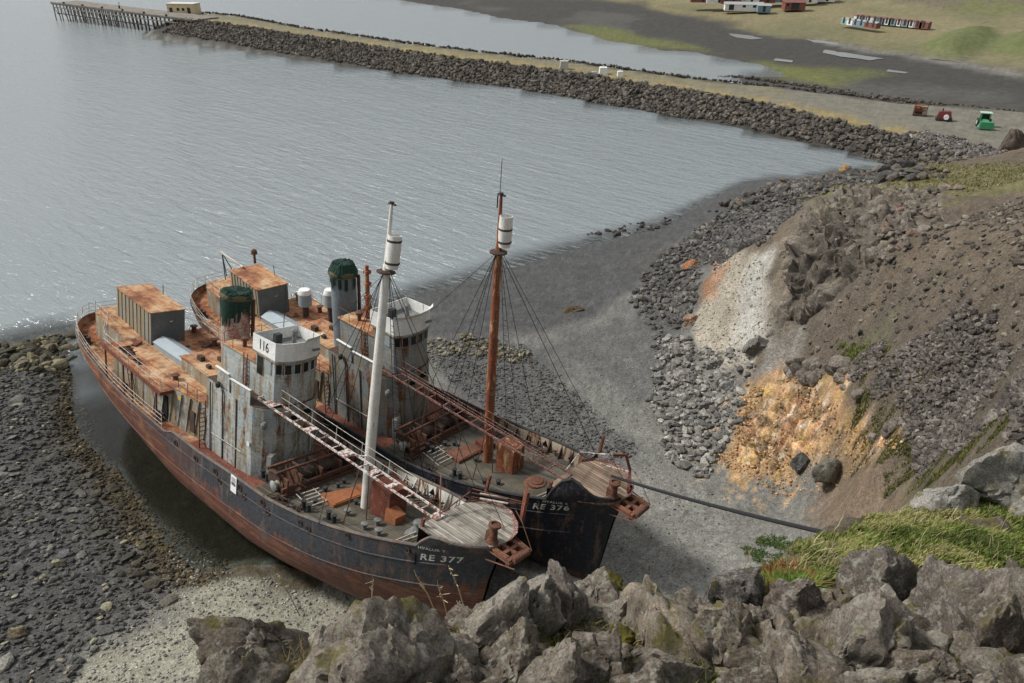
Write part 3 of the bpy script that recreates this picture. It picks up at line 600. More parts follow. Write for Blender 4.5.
crag_sheet('clay_cliff', ORANGE, .11, .5, 15, None, 1.)
crag_sheet('clay_cliff', hits([(790, 455), (840, 450), (862, 470), (850, 492), (815, 494), (795, 480)]), .12, .5, 19, (.17, .13, .09), 1.)
scatter('crag', 'fallen brown blocks lying on the outcrop above the beach', OUTCROP, 110, .2, 1.1, [(.125, .108, .09), (.1, .088, .075), (.15, .128, .105), (.085, .075, .065)], (.55, 1.0), 3, .4, 26, 2.4, mat=CRAG, tilt=.5)
scatter('crag', 'low rocky ribs above the outcrop by the headland', hits([(835, 205), (860, 185), (960, 190), (950, 215), (905, 255), (880, 270)]), 260, .3, 1.2, [(.125, .108, .09), (.1, .088, .075), (.16, .13, .105), (.15, .10, .08)], (.5, .9), 3, .38, 27, 2, mat=CRAG, tilt=.5)
scatter('crag', 'jagged dark rocks at the top of the orange clay face', hits([(785, 372), (800, 362), (860, 378), (905, 425), (890, 440), (860, 405), (800, 382)]), 50, .5, 1.6, [(.11, .095, .08), (.14, .12, .1)], (.55, .9), 3, .35, 28, 2, mat=CRAG, tilt=.5)
# breakwater armour
def armour_poly(a, b): return a + b[::-1]
FRT = P2(_front[:12]); FR = np.array(FRT); 
def off(pl, d):
    P = np.array(pl); T = np.gradient(P, axis=0); T /= np.linalg.norm(T, axis=1)[:, None]; return [tuple(p) for p in P + np.stack([T[:, 1], -T[:, 0]], 1) * (d if d < 9 else np.interp(P[:, 0], [40, 62], [d, 5.8])[:, None])]
scatter('armour_stones', 'dark boulders armouring the long breakwater', armour_poly(off(FRT, -.3), off(FRT, 10.2)), 17000, .4, 1.6, [(.07, .062, .054), (.095, .085, .072), (.055, .05, .045), (.12, .105, .085)], (.6, .95), 1, .25, 30, 2.6, tilt=.8)
BKT = P2(_back[2:]); scatter('armour_stones', 'dark stones along the far edge of the breakwater', armour_poly(off(BKT, -.6), off(BKT, 1.8)), 1300, .5, 1.3, [(.08, .072, .062), (.06, .055, .05)], (.6, .95), 1, .2, 31, 2)
scatter('armour_stones', 'rounded grey stones heaped at the landward end of the breakwater', P2([(900, 134), (925, 132), (985, 146), (1010, 154), (1000, 166), (960, 163), (925, 150)], 3.2), 1500, .3, .9, [(.13, .12, .11), (.1, .09, .085), (.17, .16, .15)], (.6, .95), 1, .2, 32, 2)
TK = P2([(690,71),(740,75),(800,84),(860,94),(930,103),(1020,113)], .6); scatter('armour_stones', 'low line of dark stones across the tidal flat', armour_poly(off(TK, -1.2), off(TK, 1.2)), 900, .4, 1.2, [(.06, .055, .045), (.09, .08, .065)], (.6, .95), 1, .1, 33, 2)
scatter('shore_stones', 'dark half sunk stones in the shallows off the beach', P2([(575,236),(610,228),(650,222),(680,216),(670,224),(640,236),(600,236)], 0), 45, .4, 1.3, [(.04, .035, .03)], (.5, .8), 2, .3, 35, hf=lambda x, y: x * 0 - .05)
# ================================================================== CLIFF TOP
_ls = [0]
def big_rock(cx, cy, w_, h_, lean, seed, label, col=(.13, .12, .105), depth=.8, lift=.0, sub=5, mat=None, name='rock', cat='rock', group=None, at3=None, npl=8, sharp=80, cf=.62):
    p = lpt(cx, cy + h_ * .18) if at3 is None else np.array(at3); dist = np.linalg.norm(p - [0, 0, CAM_H]); s = dist / FPX
    V, Fc = rock_shape(seed, sub, npl, .03, sharp, .42)
    ext = V.max(0) - V.min(0); V = (V - (V.max(0) + V.min(0)) / 2) / ext * 2
    V = V * [w_ / 2 * s, depth * (w_ * .5 + h_ * .5) / 2 * s, h_ / 2 * s / .78]
    a = R(lean); Ry = np.array([[math.cos(a), 0, math.sin(a)], [0, 1, 0], [-math.sin(a), 0, math.cos(a)]]); V = V @ Ry.T
    V = V + fbm(V * 3.1 + seed * 3.3, 5)[:, None] * V / (np.linalg.norm(V, axis=1)[:, None] + 1e-6) * .035
    # jointing: angular breaks and grooves
    sz = max(w_, h_) * s; b, s2, bid, bv = cells(V / sz * 2.6 + 40 + .25 * fbm(V / sz * 2, 3)[:, None], seed); g_ = _grad[bid]; U = V / (np.linalg.norm(V, axis=1)[:, None] + 1e-6)
    V = V + U * (sz * (.055 * ((bid % 89) / 89. - .5) + .035 * (bv * g_).sum(1) - .045 * np.exp(-(s2 - b) * 26)))[:, None]
    b, s2, bid, bv = cells(V / sz * 8 + 80, seed + 5); g_ = _grad[bid]; V = V + U * (sz * (.016 * ((bid % 89) / 89. - .5) + .02 * (bv * g_).sum(1)))[:, None]
    o = np_mesh(name, V, Fc, mat or BASALT, smooth=True, col=np.tile(np.array(col), (len(V), 1)))
    o.location = (p[0], p[1], p[2] + (h_ * s) * lift + .04 * h_ * s); o.data.set_sharp_from_angle(angle=R(38)); tag(o, label, cat, group); return o
G1, G2, G3, G4 = (.125, .103, .081), (.148, .127, .104), (.088, .072, .057), (.185, .165, .138)
ROCKS = [
 (258, 652, 98, 96, -8, 1, 'brown grey upright rock at the left end of the cliff edge', G1),
 (240, 690, 90, 70, 10, 2, 'low grey rock cut by the bottom edge beneath the left end rock', G2),
 (318, 690, 60, 60, -15, 3, 'small split stone between the two large left foreground rocks', G1),
 (376, 655, 165, 118, 6, 4, 'largest rounded lichen grey boulder below the near bow', G2),
 (436, 628, 56, 40, 20, 5, 'mossy pale grey stone right of the largest rounded boulder', G4),
 (462, 662, 60, 50, 0, 6, 'dark wedge stone at the foot of the leaning slabs', G3),
 (490, 628, 62, 100, 34, 7, 'long slanting slab leaning right just under the near bow', G4),
 (528, 612, 50, 92, 20, 8, 'narrow pale slab leaning beside the slanting one', G4),
 (512, 664, 64, 66, 26, 9, 'broken lower slab wedged under the leaning pair', G1),
 (564, 606, 54, 74, 10, 10, 'upright pinkish grey slab left of the moss cushion', (.135, .115, .1)),
 (596, 600, 60, 44, -8, 36, 'broad grey stone right of the pinkish upright slab', G2),
 (462, 606, 44, 40, 28, 37, 'small leaning stone at the left foot of the slanting slab', G1),
 (560, 675, 58, 80, 22, 11, 'tilted block beneath the pinkish upright slab', G2),
 (602, 662, 70, 74, 8, 12, 'chunky grey block in the middle of the foreground row', G2),
 (618, 612, 90, 46, -4, 13, 'wide flat stone carrying the yellow moss cushion', G4),
 (650, 640, 50, 44, 5, 14, 'square dark stone right of the flat mossy stone', G3),
 (668, 672, 84, 58, -6, 15, 'low slab with white lichen blotches at the bottom centre', G2),
 (640, 692, 60, 46, 12, 16, 'angular stone cut by the bottom edge at centre', G1),
 (690, 622, 54, 40, -12, 17, 'small grey stone left of the dark pointed rock', G2),
 (730, 600, 66, 60, 16, 18, 'dark pointed rock standing against the gravel beach', (.075, .067, .062)),
 (722, 645, 62, 66, -10, 19, 'brown block directly below the dark pointed rock', G1),
 (740, 688, 70, 56, 5, 20, 'wide brown stone at the bottom edge below the brown block', G1),
 (762, 632, 40, 60, -18, 21, 'thin upright stone between brown block and grassy rocks', G3),
 (798, 612, 76, 66, 14, 22, 'brown faceted rock with yellow lichen under the grass', (.1, .08, .068)),
 (800, 668, 70, 66, -6, 23, 'speckled grey rock below the faceted brown one', G2),
 (880, 592, 86, 78, -4, 24, 'big round topped brown grey boulder beside the grass', (.1, .086, .074)),
 (862, 650, 66, 90, 8, 25, 'tall grey rock beneath the round topped boulder', G2),
 (900, 640, 62, 72, -10, 26, 'hollowed grey rock with a bright white lichen patch', G4),
 (946, 612, 66, 96, 10, 27, 'tall smooth block with a mossy crack on its left', (.105, .09, .078)),
 (985, 640, 44, 96, -6, 28, 'narrow dark slab right of the tall smooth block', G3),
 (1022, 640, 56, 120, -4, 29, 'lichen covered slab cut by the right edge of the view', G2),
 (930, 684, 74, 48, 4, 30, 'low rubble stone at the bottom edge below the tall block', G1),
 (985, 690, 64, 44, -8, 31, 'flat grey stone at the bottom right corner', G2),
 (870, 696, 60, 40, 8, 32, 'pale low stone at the bottom edge under the tall grey rock', G4),
 (1004, 592, 44, 34, 12, 33, 'small light stone above the right edge slab', G4),
 (420, 694, 90, 50, -8, 34, 'grey stone at the bottom edge right of the largest boulder', G1),
 (480, 700, 70, 46, 10, 35, 'dark low stone at the bottom edge below the slanting slab', G3)]
for r_ in ROCKS: big_rock(r_[0], r_[1] + (-12 if r_[0] < 300 else 16 if r_[0] < 480 else -6), r_[2] * .96, r_[3] * 1.12, *r_[4:])
# pale outcrop beyond the grass on the right
big_rock(996, 478, 76, 60, -12, 40, 'large whitish grey rock beyond the grass at the right edge', (.2, .19, .17), at3=lpt(990, 500) + np.array([0, 0, .15]), lift=.1)
big_rock(940, 492, 56, 42, 30, 41, 'slanted pale rock left of the large whitish one', (.23, .22, .2), at3=lpt(942, 506))
big_rock(1030, 505, 46, 46, 8, 42, 'mossy grey rock low at the right edge above the grass', (.2, .19, .17), at3=lpt(1030, 512))
# rubble filling between them (too broken to count)
def led_h(x, y): return height(np.asarray(x), np.asarray(y))
LP = [tuple(lpt(*q)[:2]) for q in [(190, 720), (215, 640), (300, 648), (330, 612), (440, 620), (520, 580), (600, 585), (690, 615), (745, 600), (850, 595), (1060, 590), (1100, 720)]]
crag_sheet('cliff_rock', LP, .03, .34, 33, (.12, .1, .078), .4, 3.2, BASALT, 1.)
scatter('broken_rock', 'broken grey rock packed between the foreground boulders', LP, 170, .12, .5, [G1, G2, G3, G4], (.5, .95), 3, .3, 60, 2, mat=BASALT, tilt=.7)
scatter('broken_rock', 'small stone chips in the cracks of the cliff edge', LP, 1600, .03, .14, [G1, G2, G3], (.5, .95), 1, .2, 61, 2, mat=BASALT, tilt=.7)
# boulders on the beach that one can point to
def sited(px, py, size, flat, seed, label, col, grp=None):
    (x, y), = hits([(px, py)]); z = float(tops([x], [y])[0]); dist = math.dist((x, y, z), (0, 0, CAM_H))
    big_rock(0, 0, size * FPX / dist, size * flat * FPX / dist, 0, seed, label, col, at3=(x, y, z), sub=4, mat=CRAG, name='boulder', cat='boulder')
for a in [(683, 381, 1.9, .55, 70, 'whitish boulder among the rubble below the pale clay face', (.26, .25, .23)), (729, 387, 1.7, .6, 71, 'light grey boulder just left of the orange clay face', (.27, .265, .25)),
          (716, 368, 1.6, .7, 72, 'grey boulder at the foot of the pale clay slope', (.16, .155, .145)), (705, 410, 1.3, .7, 73, 'dark grey boulder left of the orange crumbs', (.13, .125, .12)), (755, 352, 2.2, .8, 74, 'dark blocky boulder between pale and orange clay', (.12, .11, .1)),
          (662, 408, 1.1, .6, 75, 'lone grey boulder on the gravel left of the rubble', (.2, .19, .175)), (905, 160, 1.6, .6, 76, 'bright pale boulder on the skyline of the headland', (.45, .43, .4)), (845, 172, 2.2, .7, 77, 'orange tinted boulder on the headland shore', (.3, .17, .07)),
          (832, 474, 3.2, .6, 78, 'big dark rock stuck in the foot of the orange clay', (.13, .12, .1)), (800, 470, 1.6, .8, 79, 'black hollow rock under the orange clay face', (.06, .06, .055)), (1012, 150, 5.5, .9, 80, 'dark brown crag at the end of the headland beside the road', (.07, .055, .045)),
          (97, 583, 1.5, .35, 81, 'flat black slab lying alone on the left shore', (.055, .056, .06)), (60, 566, .9, .7, 82, 'yellowish boulder on the left shore', (.24, .22, .15)), (18, 637, 1.0, .8, 83, 'tan boulder near the left edge of the shore', (.22, .18, .12)),
          (573, 313, 2.4, .3, 84, 'brown weed covered rock lying on the dark sand', (.08, .055, .03)), (690, 268, 2.0, .6, 85, 'rusty orange block at the upper left of the pale clay', (.3, .14, .07)), (691, 325, 1.6, .8, 86, 'pinkish brown block at the left rim of the pale clay', (.24, .16, .11))]:
    sited(*a)
# ------------------------------------------------------------------ grass and moss
def leafm(name, c1, c2, c3):
    t = NT(name); c = attr(t); f = t.ramp(t.noise(3, det=4), [(.3, .75), (.7, 1.25)]); c = t.mix(1, c, f, 'MULTIPLY')
    p = t.n('BsdfPrincipled', i_Roughness=.7); t.set(p.inputs['Base Color'], c); p.inputs['Specular IOR Level'].default_value = .2
    tl = t.n('BsdfTranslucent'); t.set(tl.inputs['Color'], c); m = t.n('MixShader', i_0=.3); t.L.new(p.outputs[0], m.inputs[1]); t.L.new(tl.outputs[0], m.inputs[2]); t.L.new(m.outputs[0], t.out.inputs[0]); return t.m
GRASSM = leafm('grass_blade', 0, 0, 0)
def blades(name, label, poly, n, hmin, hmax, cols, seed, wid=.008, clump=6., lean=.6, par=None, dens=.0):
    rg = np.random.default_rng(seed); poly = np.array(poly)[:, :2]; lo, hi = poly.min(0), poly.max(0); X = []; tot = 0
    while tot < n:
        q = rg.uniform(lo, hi, (n * 3, 2)); z0 = np.zeros(len(q)); m = (sdf(q[:, 0], q[:, 1], poly) + .25 * fbm(np.stack([q[:, 0], q[:, 1], z0], 1) * 1.5 + seed, 2) > 0) & (fbm(np.stack([q[:, 0], q[:, 1], z0], 1) * clump + seed, 2) > dens - rg.uniform(0, .5, len(q)))
        X.append(q[m]); tot += m.sum()
    X = np.vstack(X)[:n]; z = tops(X[:, 0], X[:, 1]); z0 = np.zeros(n)
    h = rg.uniform(hmin, hmax, n) * (.7 + .6 * np.clip(fbm(np.stack([X[:, 0], X[:, 1], z0], 1) * 1.3 + 5, 2) + .5, 0, 1)); a = rg.uniform(0, 2 * math.pi, n); wind = np.array([.35, -.2])
    d = np.stack([np.cos(a), np.sin(a)], 1) * rg.uniform(.1, lean, (n, 1)) + wind * rg.uniform(0, .8, (n, 1)); sd_ = np.stack([-np.sin(a), np.cos(a)], 1) * wid * rg.uniform(.6, 1.4, (n, 1))
    base = np.concatenate([X, z[:, None] - .02], 1); mid = np.concatenate([X + d * (h * .45)[:, None], (z + h * .6)[:, None]], 1); tip = np.concatenate([X + d * (h * 1.1)[:, None], (z + h * .92)[:, None]], 1); s3 = np.concatenate([sd_, np.zeros((n, 1))], 1)
    V = np.stack([base - s3, base + s3, mid + s3 * .8, mid - s3 * .8, tip + s3 * .15, tip - s3 * .15], 1).reshape(-1, 3); o = (np.arange(n) * 6)[:, None]; Fc = np.concatenate([o + [0, 1, 2, 3], o + [3, 2, 4, 5]])
    pt = fbm(np.stack([X[:, 0], X[:, 1], z0], 1) * 1.1 + 70, 3); cols = np.array(cols); k = np.clip(((pt * .8 + .5) * len(cols) + rg.normal(0, .8, n)).astype(int), 0, len(cols) - 1); cc = cols[k] * rg.uniform(.7, 1.3, (n, 1)); cc = np.repeat(cc, 6, 0)
    ob = np_mesh(name, V, Fc, GRASSM, col=cc); tag(ob, label, 'grass', None, 'stuff'); return ob
GP = [tuple(lpt(*q)[:2]) for q in [(758, 604), (764, 584), (788, 560), (822, 534), (876, 514), (960, 504), (1060, 494), (1100, 560), (1060, 588), (960, 586), (930, 572), (880, 560), (820, 582), (790, 590)]]
GC_ = [(.09, .12, .028), (.15, .19, .04), (.22, .25, .07), (.3, .3, .11), (.36, .31, .16), (.18, .21, .06)]
blades('grass', 'green and straw coloured grass growing behind the right foreground boulders', GP, 46000, .02, .11, GC_, 90, .007)
blades('grass', 'dry straw tufts standing up out of the grass bank', GP, 700, .08, .2, [(.4, .35, .2), (.34, .28, .14), (.45, .4, .26)], 91, .004, lean=.8)
GL = [tuple(lpt(*q)[:2]) for q in [(738, 618), (746, 592), (764, 572), (800, 566), (810, 590), (790, 604)]]
blades('ground_plants', 'low bright green leafy plants left of the grass bank', GL, 6000, .03, .12, [(.06, .13, .02), (.1, .17, .03), (.16, .2, .04), (.2, .1, .04)], 92, .014, lean=1.3)
GM = [tuple(lpt(*q)[:2]) for q in [(640, 600), (655, 588), (690, 598), (690, 612), (660, 612)]]
blades('ground_plants', 'green cushion plants on the cliff edge below the far bow', GM, 3500, .02, .09, [(.07, .12, .02), (.12, .17, .035), (.17, .18, .04)], 93, .012, lean=1.3)
GE = [tuple(lpt(*q)[:2]) for q in [(225, 690), (235, 640), (300, 640), (315, 690)]]
blades('ground_plants', 'brown heather twigs in the crevice left of the largest boulder', GE, 2200, .06, .2, [(.12, .08, .045), (.18, .13, .07), (.1, .09, .035), (.22, .18, .1)], 94, .005, lean=.9)
blades('ground_plants', 'scraps of dry grass in the cracks between the foreground rocks', LP, 5200, .03, .13, [(.13, .12, .04), (.2, .17, .08), (.1, .1, .03), (.14, .16, .04)], 95, .005, lean=1., dens=.3)
blades('moss', 'green and olive moss in the hollows of the foreground rock', LP, 14000, .008, .04, [(.07, .075, .015), (.12, .11, .025), (.16, .14, .035), (.06, .08, .02)], 97, .01, clump=2.2, lean=1.4, dens=.3)
# moss cushions
MOSS = NT('moss'); _f = MOSS.noise(22, det=6, rough=.75); _g = MOSS.noise(3, det=5)
MOSS = MOSS.done(MOSS.mix(MOSS.ramp(_g, [(.4, 0), (.62, 1)]), MOSS.mix(_f, (.03, .027, .01), (.09, .085, .025)), MOSS.mix(_f, (.1, .085, .02), (.24, .2, .04))), 1., MOSS.bump(_f, .9, .04), spec=.05)
for i, (cx, cy, w_, h_, lb) in enumerate([(604, 590, 40, 12, 'yellow moss cushion on the flat stone under the far bow'), (632, 600, 30, 11, 'brown green moss cushion right of the yellow one'), (620, 640, 30, 14, 'small moss patch in the joint under the flat mossy stone')]):
    V, Fc = ico(5); V = V * (1 + .16 * fbm(V * 2.2 + i * 7, 5))[:, None]; p = lpt(cx, cy + 4); s = np.linalg.norm(p - [0, 0, CAM_H]) / FPX
    o = np_mesh('moss_cushion', V * [w_ / 2 * s * .8, w_ / 3 * s, h_ * .4 * s], Fc, MOSS, smooth=True); o.location = (p[0], p[1], p[2] + [.16, .12, .1][i]); tag(o, lb, 'moss')
# dry stalks
for i, (px, py, hh, lx) in enumerate([(300, 606, .45, -.3), (372, 598, .3, .15), (437, 606, .42, -.35), (448, 608, .34, -.2), (466, 604, .5, -.25), (458, 612, .22, .1), (742, 566, .3, .1), (1000, 520, .35, .1)]):
    p = lpt(px, py + 10); b = MB(); rg = np.random.default_rng(i); pts = [p + [0, 0, .0], p + [lx * hh * .4, 0, hh * .6], p + [lx * hh, 0, hh * 1.15]]; b.tube(pts, [.006, .005, .003], 4)
    for k in range(9):
        u = .55 + .05 * k; q = np.array(pts[1]) * (1 - (u - .5) * 2) + np.array(pts[2]) * (u - .5) * 2; b.tube([q, q + rg.normal(size=3) * .022 + [0, 0, .02]], [.005, .003], 3)
    o = b.build('dry_stalk', flat_straw if i else (flat_straw := (lambda t: t.done((.34, .28, .17), .9))(NT('straw')))); 
    tag(o, ['dry stalk rising over the largest rounded boulder left side', 'short dry stalk on top of the largest rounded boulder', 'leaning dry stalk in front of the near hull', 'second dry stalk just right of the leaning one', 'tall branched dry stalk beside the slanting slab', 'tiny dry stalk at the foot of the tall branched one', 'dry stalk in the leafy plants left of the grass', 'dry stalk in front of the whitish right rock'][i], 'stalk')

def patch(name, label, pts, n, h0, h1, cols, seed, wid, dens=.2):
    return blades(name, label, hits(pts), n, h0, h1, cols, seed, wid, 1.2, 1.0, dens=dens)
MC = [(.10, .11, .035), (.14, .15, .045), (.18, .17, .06), (.08, .09, .03)]
patch('ground_plants', 'mossy green growth among the scree above the grass bank', [(860, 380), (930, 380), (1024, 410), (1040, 480), (960, 470), (900, 500), (850, 430)], 9000, .05, .2, MC, 201, .03, .3)
patch('ground_plants', 'small green tufts on the slope above the orange clay', [(835, 345), (890, 350), (900, 375), (850, 372)], 1600, .08, .25, [(.12, .15, .035), (.17, .19, .05)], 202, .04, .1)
patch('ground_plants', 'dry yellowish grass along the top of the headland', [(790, 190), (860, 172), (1024, 163), (1060, 172), (960, 195), (880, 190)], 9000, .1, .3, [(.2, .18, .08), (.15, .15, .06), (.24, .21, .11)], 203, .05, .1)
patch('ground_plants', 'green plants at the foot of the cliff beside the black cable', [(742, 550), (765, 535), (800, 540), (800, 575), (760, 590)], 3000, .05, .2, [(.07, .12, .03), (.1, .15, .035)], 204, .03, .1)

blades('grass', 'sparse dry grass on the bare cliff top', LEDGE, 14000, .03, .14, GC_ + [(.3, .25, .13)], 210, .008, clump=.6, dens=.1)
scatter('broken_rock', 'loose stones lying on the bare cliff top', LEDGE, 700, .05, .5, [G1, G2, G3], (.4, .8), 3, .35, 211, 4, mat=BASALT)
# ================================================================== SHIPS
def lerp_tab(T):
    xs = [a for a, b in T]; ys = [b for a, b in T]
    return lambda x: float(np.interp(x, xs, ys))
def rust_mat(name, paint, paint2, rust=.5, streak=.5, tan=.3, scale=1., rough=.8, dark=(.05, .03, .02), orange=(.24, .105, .05), mid=(.12, .06, .035), tanc=(.23, .175, .1), plates=True):
    """weathered painted steel: two paints, tan run-off, rust streaks running down"""
    t = NT(name); st = t.map((1.0 * scale, 1.0 * scale, .17 * scale)); iso = t.map((scale,) * 3)
    base = t.mix(t.ramp(t.noise(.7, iso, det=5), [(.42, 0), (.58, 1)]), paint, paint2)
    base = t.mix(1, base, t.ramp(t.noise(6, iso, det=6, rough=.7), [(.3, .78), (.7, 1.2)]), 'MULTIPLY')
    ns = t.noise(1.2, st, det=8, rough=.68); ni = t.noise(1.1, iso, det=9, rough=.68); nf = t.noise(5, iso, det=6, rough=.7)
    a = t.math('ADD', t.math('MULTIPLY', ns, streak), t.math('MULTIPLY', ni, 1 - streak))
    a2 = t.math('ADD', t.math('MULTIPLY', t.noise(1.5, t.map((1.1 * scale, 1.1 * scale, .2 * scale), (0, 0, 1)), det=7, rough=.65), streak), t.math('MULTIPLY', nf, 1 - streak))
    p = .66 - .32 * tan; c = t.mix(t.ramp(a2, [(p, 0), (p + .07, .85)]), base, tanc)
    rc = t.ramp(nf, [(.3, dark), (.46, mid), (.62, orange)])
    p = .70 - .40 * rust; c = t.mix(t.ramp(a, [(p, 0), (p + .05, 1)]), c, rc)
    h = t.math('ADD', t.math('MULTIPLY', a, .6), t.math('MULTIPLY', nf, .3))
    if plates:
        br = t.n('TexBrick', i_Vector=t.n('CombineXYZ', i_X=t.math('ADD', t.sep(0), t.sep(1)), i_Y=t.sep(2)).outputs[0], i_Scale=1., i_Mortar_Size=.012, i_Brick_Width=1.6, i_Row_Height=1.15, offset=.3); h = t.math('ADD', h, t.math('MULTIPLY', br.outputs[1], -.5))
        c = t.mix(t.math('MULTIPLY', br.outputs[1], .5), c, (.06, .035, .02))
    return t.done(c, rough, t.bump(h, .5, .05), spec=.3)
def plate_mat(name, stops):
    """heavily scaled bare deck plate: blotches of dark, orange and cream rust with seams"""
    t = NT(name); a = t.noise(.45, det=10, rough=.72, dist=.4); b = t.noise(3.2, det=9, rough=.75); f = t.noise(14, det=5, rough=.7)
    v = t.math('ADD', t.math('MULTIPLY', a, .55), t.math('ADD', t.math('MULTIPLY', b, .33), t.math('MULTIPLY', f, .12)))
    c = t.ramp(t.math('MULTIPLY_ADD', t.math('SUBTRACT', v, .5), 1.8, .5), stops)
    dk = t.ramp(t.noise(.8, det=9, rough=.72), [(.50, 0), (.6, .85)]); c = t.mix(dk, c, t.mix(f, (.06, .03, .028), (.22, .085, .055)))
    lt = t.ramp(t.noise(.5, t.map((1, 1, 1), (0, 0, 2.1)), det=9, rough=.75), [(.54, 0), (.62, .7)]); c = t.mix(lt, c, (.52, .38, .23))
    pk = t.ramp(t.noise(.9, t.map((1, 1, 1), (0, 0, 1.3)), det=8, rough=.7), [(.58, 0), (.66, .6)]); c = t.mix(pk, c, (.5, .36, .3))
    br = t.n('TexBrick', i_Vector=t.tc.outputs['Object'], i_Scale=1., i_Mortar_Size=.02, i_Brick_Width=2.3, i_Row_Height=1.3, offset=.4)
    c = t.mix(t.math('MULTIPLY', br.outputs[1], .7), c, (.09, .04, .025))
    return t.done(c, .9, t.bump(t.math('ADD', b, t.math('ADD', t.math('MULTIPLY', f, .5), br.outputs[1])), .6, .05), spec=.15)
def hull_mat(name, black, band, foot, cv=.0085):
    t = NT(name); x = t.sep(0); z = t.sep(2)
    st = t.map((1.3, 1.3, .14)); ln = t.map((.12, .12, 2.6))
    ns = t.noise(1.2, st, det=8, rough=.68); nl = t.noise(1., ln, det=6, rough=.6); ni = t.noise(.8, det=8, rough=.65); nf = t.noise(5, det=6, rough=.7)
    blk = t.mix(t.ramp(nf, [(.35, 0), (.65, 1)]), black, tuple(min(1, q * 2.2 + .01) for q in black))
    blk = t.mix(t.ramp(ns, [(.53, 0), (.64, .5)]), blk, (.16, .165, .16))
    rust = t.ramp(t.math('ADD', t.math('MULTIPLY', nl, .65), t.math('MULTIPLY', ni, .35)), [(.38, (.05, .024, .02)), (.44, (.13, .048, .032)), (.49, (.075, .034, .026)), (.53, (.19, .085, .05)), (.57, (.1, .042, .03)), (.62, (.26, .15, .09))])
    # painted line climbs towards the bow
    d = t.math('SUBTRACT', x, 27.); zb = t.math('ADD', t.math('MULTIPLY', t.math('MULTIPLY', d, d), cv), band)
    up = t.math('ADD', t.math('SUBTRACT', z, zb), t.math('MULTIPLY', t.math('SUBTRACT', ns, .5), 4.)); m = t.ramp(t.math('MULTIPLY_ADD', up, .6, .5), [(.3, 0), (.7, 1)])
    # the after body is rusted through
    af = t.math('ADD', t.math('MULTIPLY', t.math('SUBTRACT', x, 16.), .1), t.math('MULTIPLY', t.math('SUBTRACT', ni, .5), 4.)); m = t.math('MULTIPLY', m, t.ramp(af, [(.0, .2), (.6, 1)]))
    oz = t.ramp(t.math('ADD', t.math('MULTIPLY', x, -.06), t.math('MULTIPLY_ADD', t.math('SUBTRACT', ni, .5), 3., 1.2)), [(.3, 0), (.9, .75)]); rust = t.mix(oz, rust, t.mix(t.ramp(nf, [(.4, 0), (.6, 1)]), (.2, .075, .038), (.3, .13, .065)))
    c = t.mix(m, rust, blk)
    patch = t.ramp(t.math('ADD', t.math('MULTIPLY', ns, .5), t.math('MULTIPLY', nf, .5)), [(.52, 0), (.57, .8)]); c = t.mix(t.math('MULTIPLY', patch, .9), c, t.ramp(ni, [(.4, (.05, .028, .024)), (.6, (.17, .075, .045))]))
    ft = t.ramp(t.math('ADD', z, t.math('MULTIPLY', nf, .5)), [(foot, 1), (foot + .35, 0)]); c = t.mix(t.math('MULTIPLY', ft, .8), c, (.25, .21, .16))
    br = t.n('TexBrick', i_Vector=t.n('CombineXYZ', i_X=x, i_Y=z).outputs[0], i_Scale=1., i_Mortar_Size=.014, i_Brick_Width=5, i_Row_Height=1.25, offset=.4)
    c = t.mix(t.math('MULTIPLY', br.outputs[1], .55), c, (.03, .02, .016))
    h = t.math('ADD', t.math('MULTIPLY', nf, .4), t.math('ADD', t.math('MULTIPLY', br.outputs[1], -.8), t.math('MULTIPLY', t.noise(.35, det=3), 1.2)))
    return t.done(c, .62, t.bump(h, .6, .06), spec=.35)
def plank_mat(name, c1, c2, width=.16, ang=0., moss=.3):
    t = NT(name); v = t.map((1, 1, 1), (0, 0, ang)); y = t.math('DIVIDE', t.sep(1, v), width)
    fr = t.math('FRACT', y); gap = t.ramp(fr, [(0, 1), (.1, 0), (.92, 0), (1, 1)]); idn = t.n('TexWhiteNoise', noise_dimensions='1D', i_W=t.math('FLOOR', y)).outputs[0]
    g = t.noise(1., t.map((.8, 9, 1), (0, 0, ang)), det=8, rough=.7); ni = t.noise(.8, det=7, rough=.65)
    c = t.mix(t.ramp(g, [(.36, 0), (.64, 1)]), c1, c2); c = t.mix(1, c, t.ramp(idn, [(0, .7), (1, 1.25)]), 'MULTIPLY')
    c = t.mix(t.ramp(ni, [(.5, 0), (.66, .75)]), c, (.06, .05, .036)); c = t.mix(gap, c, (.02, .017, .013))
    c = t.mix(t.ramp(t.noise(.55, det=5, rough=.6), [(.6, 0), (.68, moss)]), c, (.09, .10, .03))
    return t.done(c, .9, t.bump(t.math('SUBTRACT', g, gap), .5, .03), spec=.2)
def flat_mat(name, c, rough=.6, var=.25, sc=4.):
    t = NT(name); f = t.ramp(t.noise(sc, det=5, rough=.65), [(.3, 1 - var), (.7, 1 + var)]); return t.done(t.mix(1, c, f, 'MULTIPLY'), rough)
GREYB, GREYB2, TANP = (.30, .345, .355), (.17, .205, .22), (.27, .235, .16)
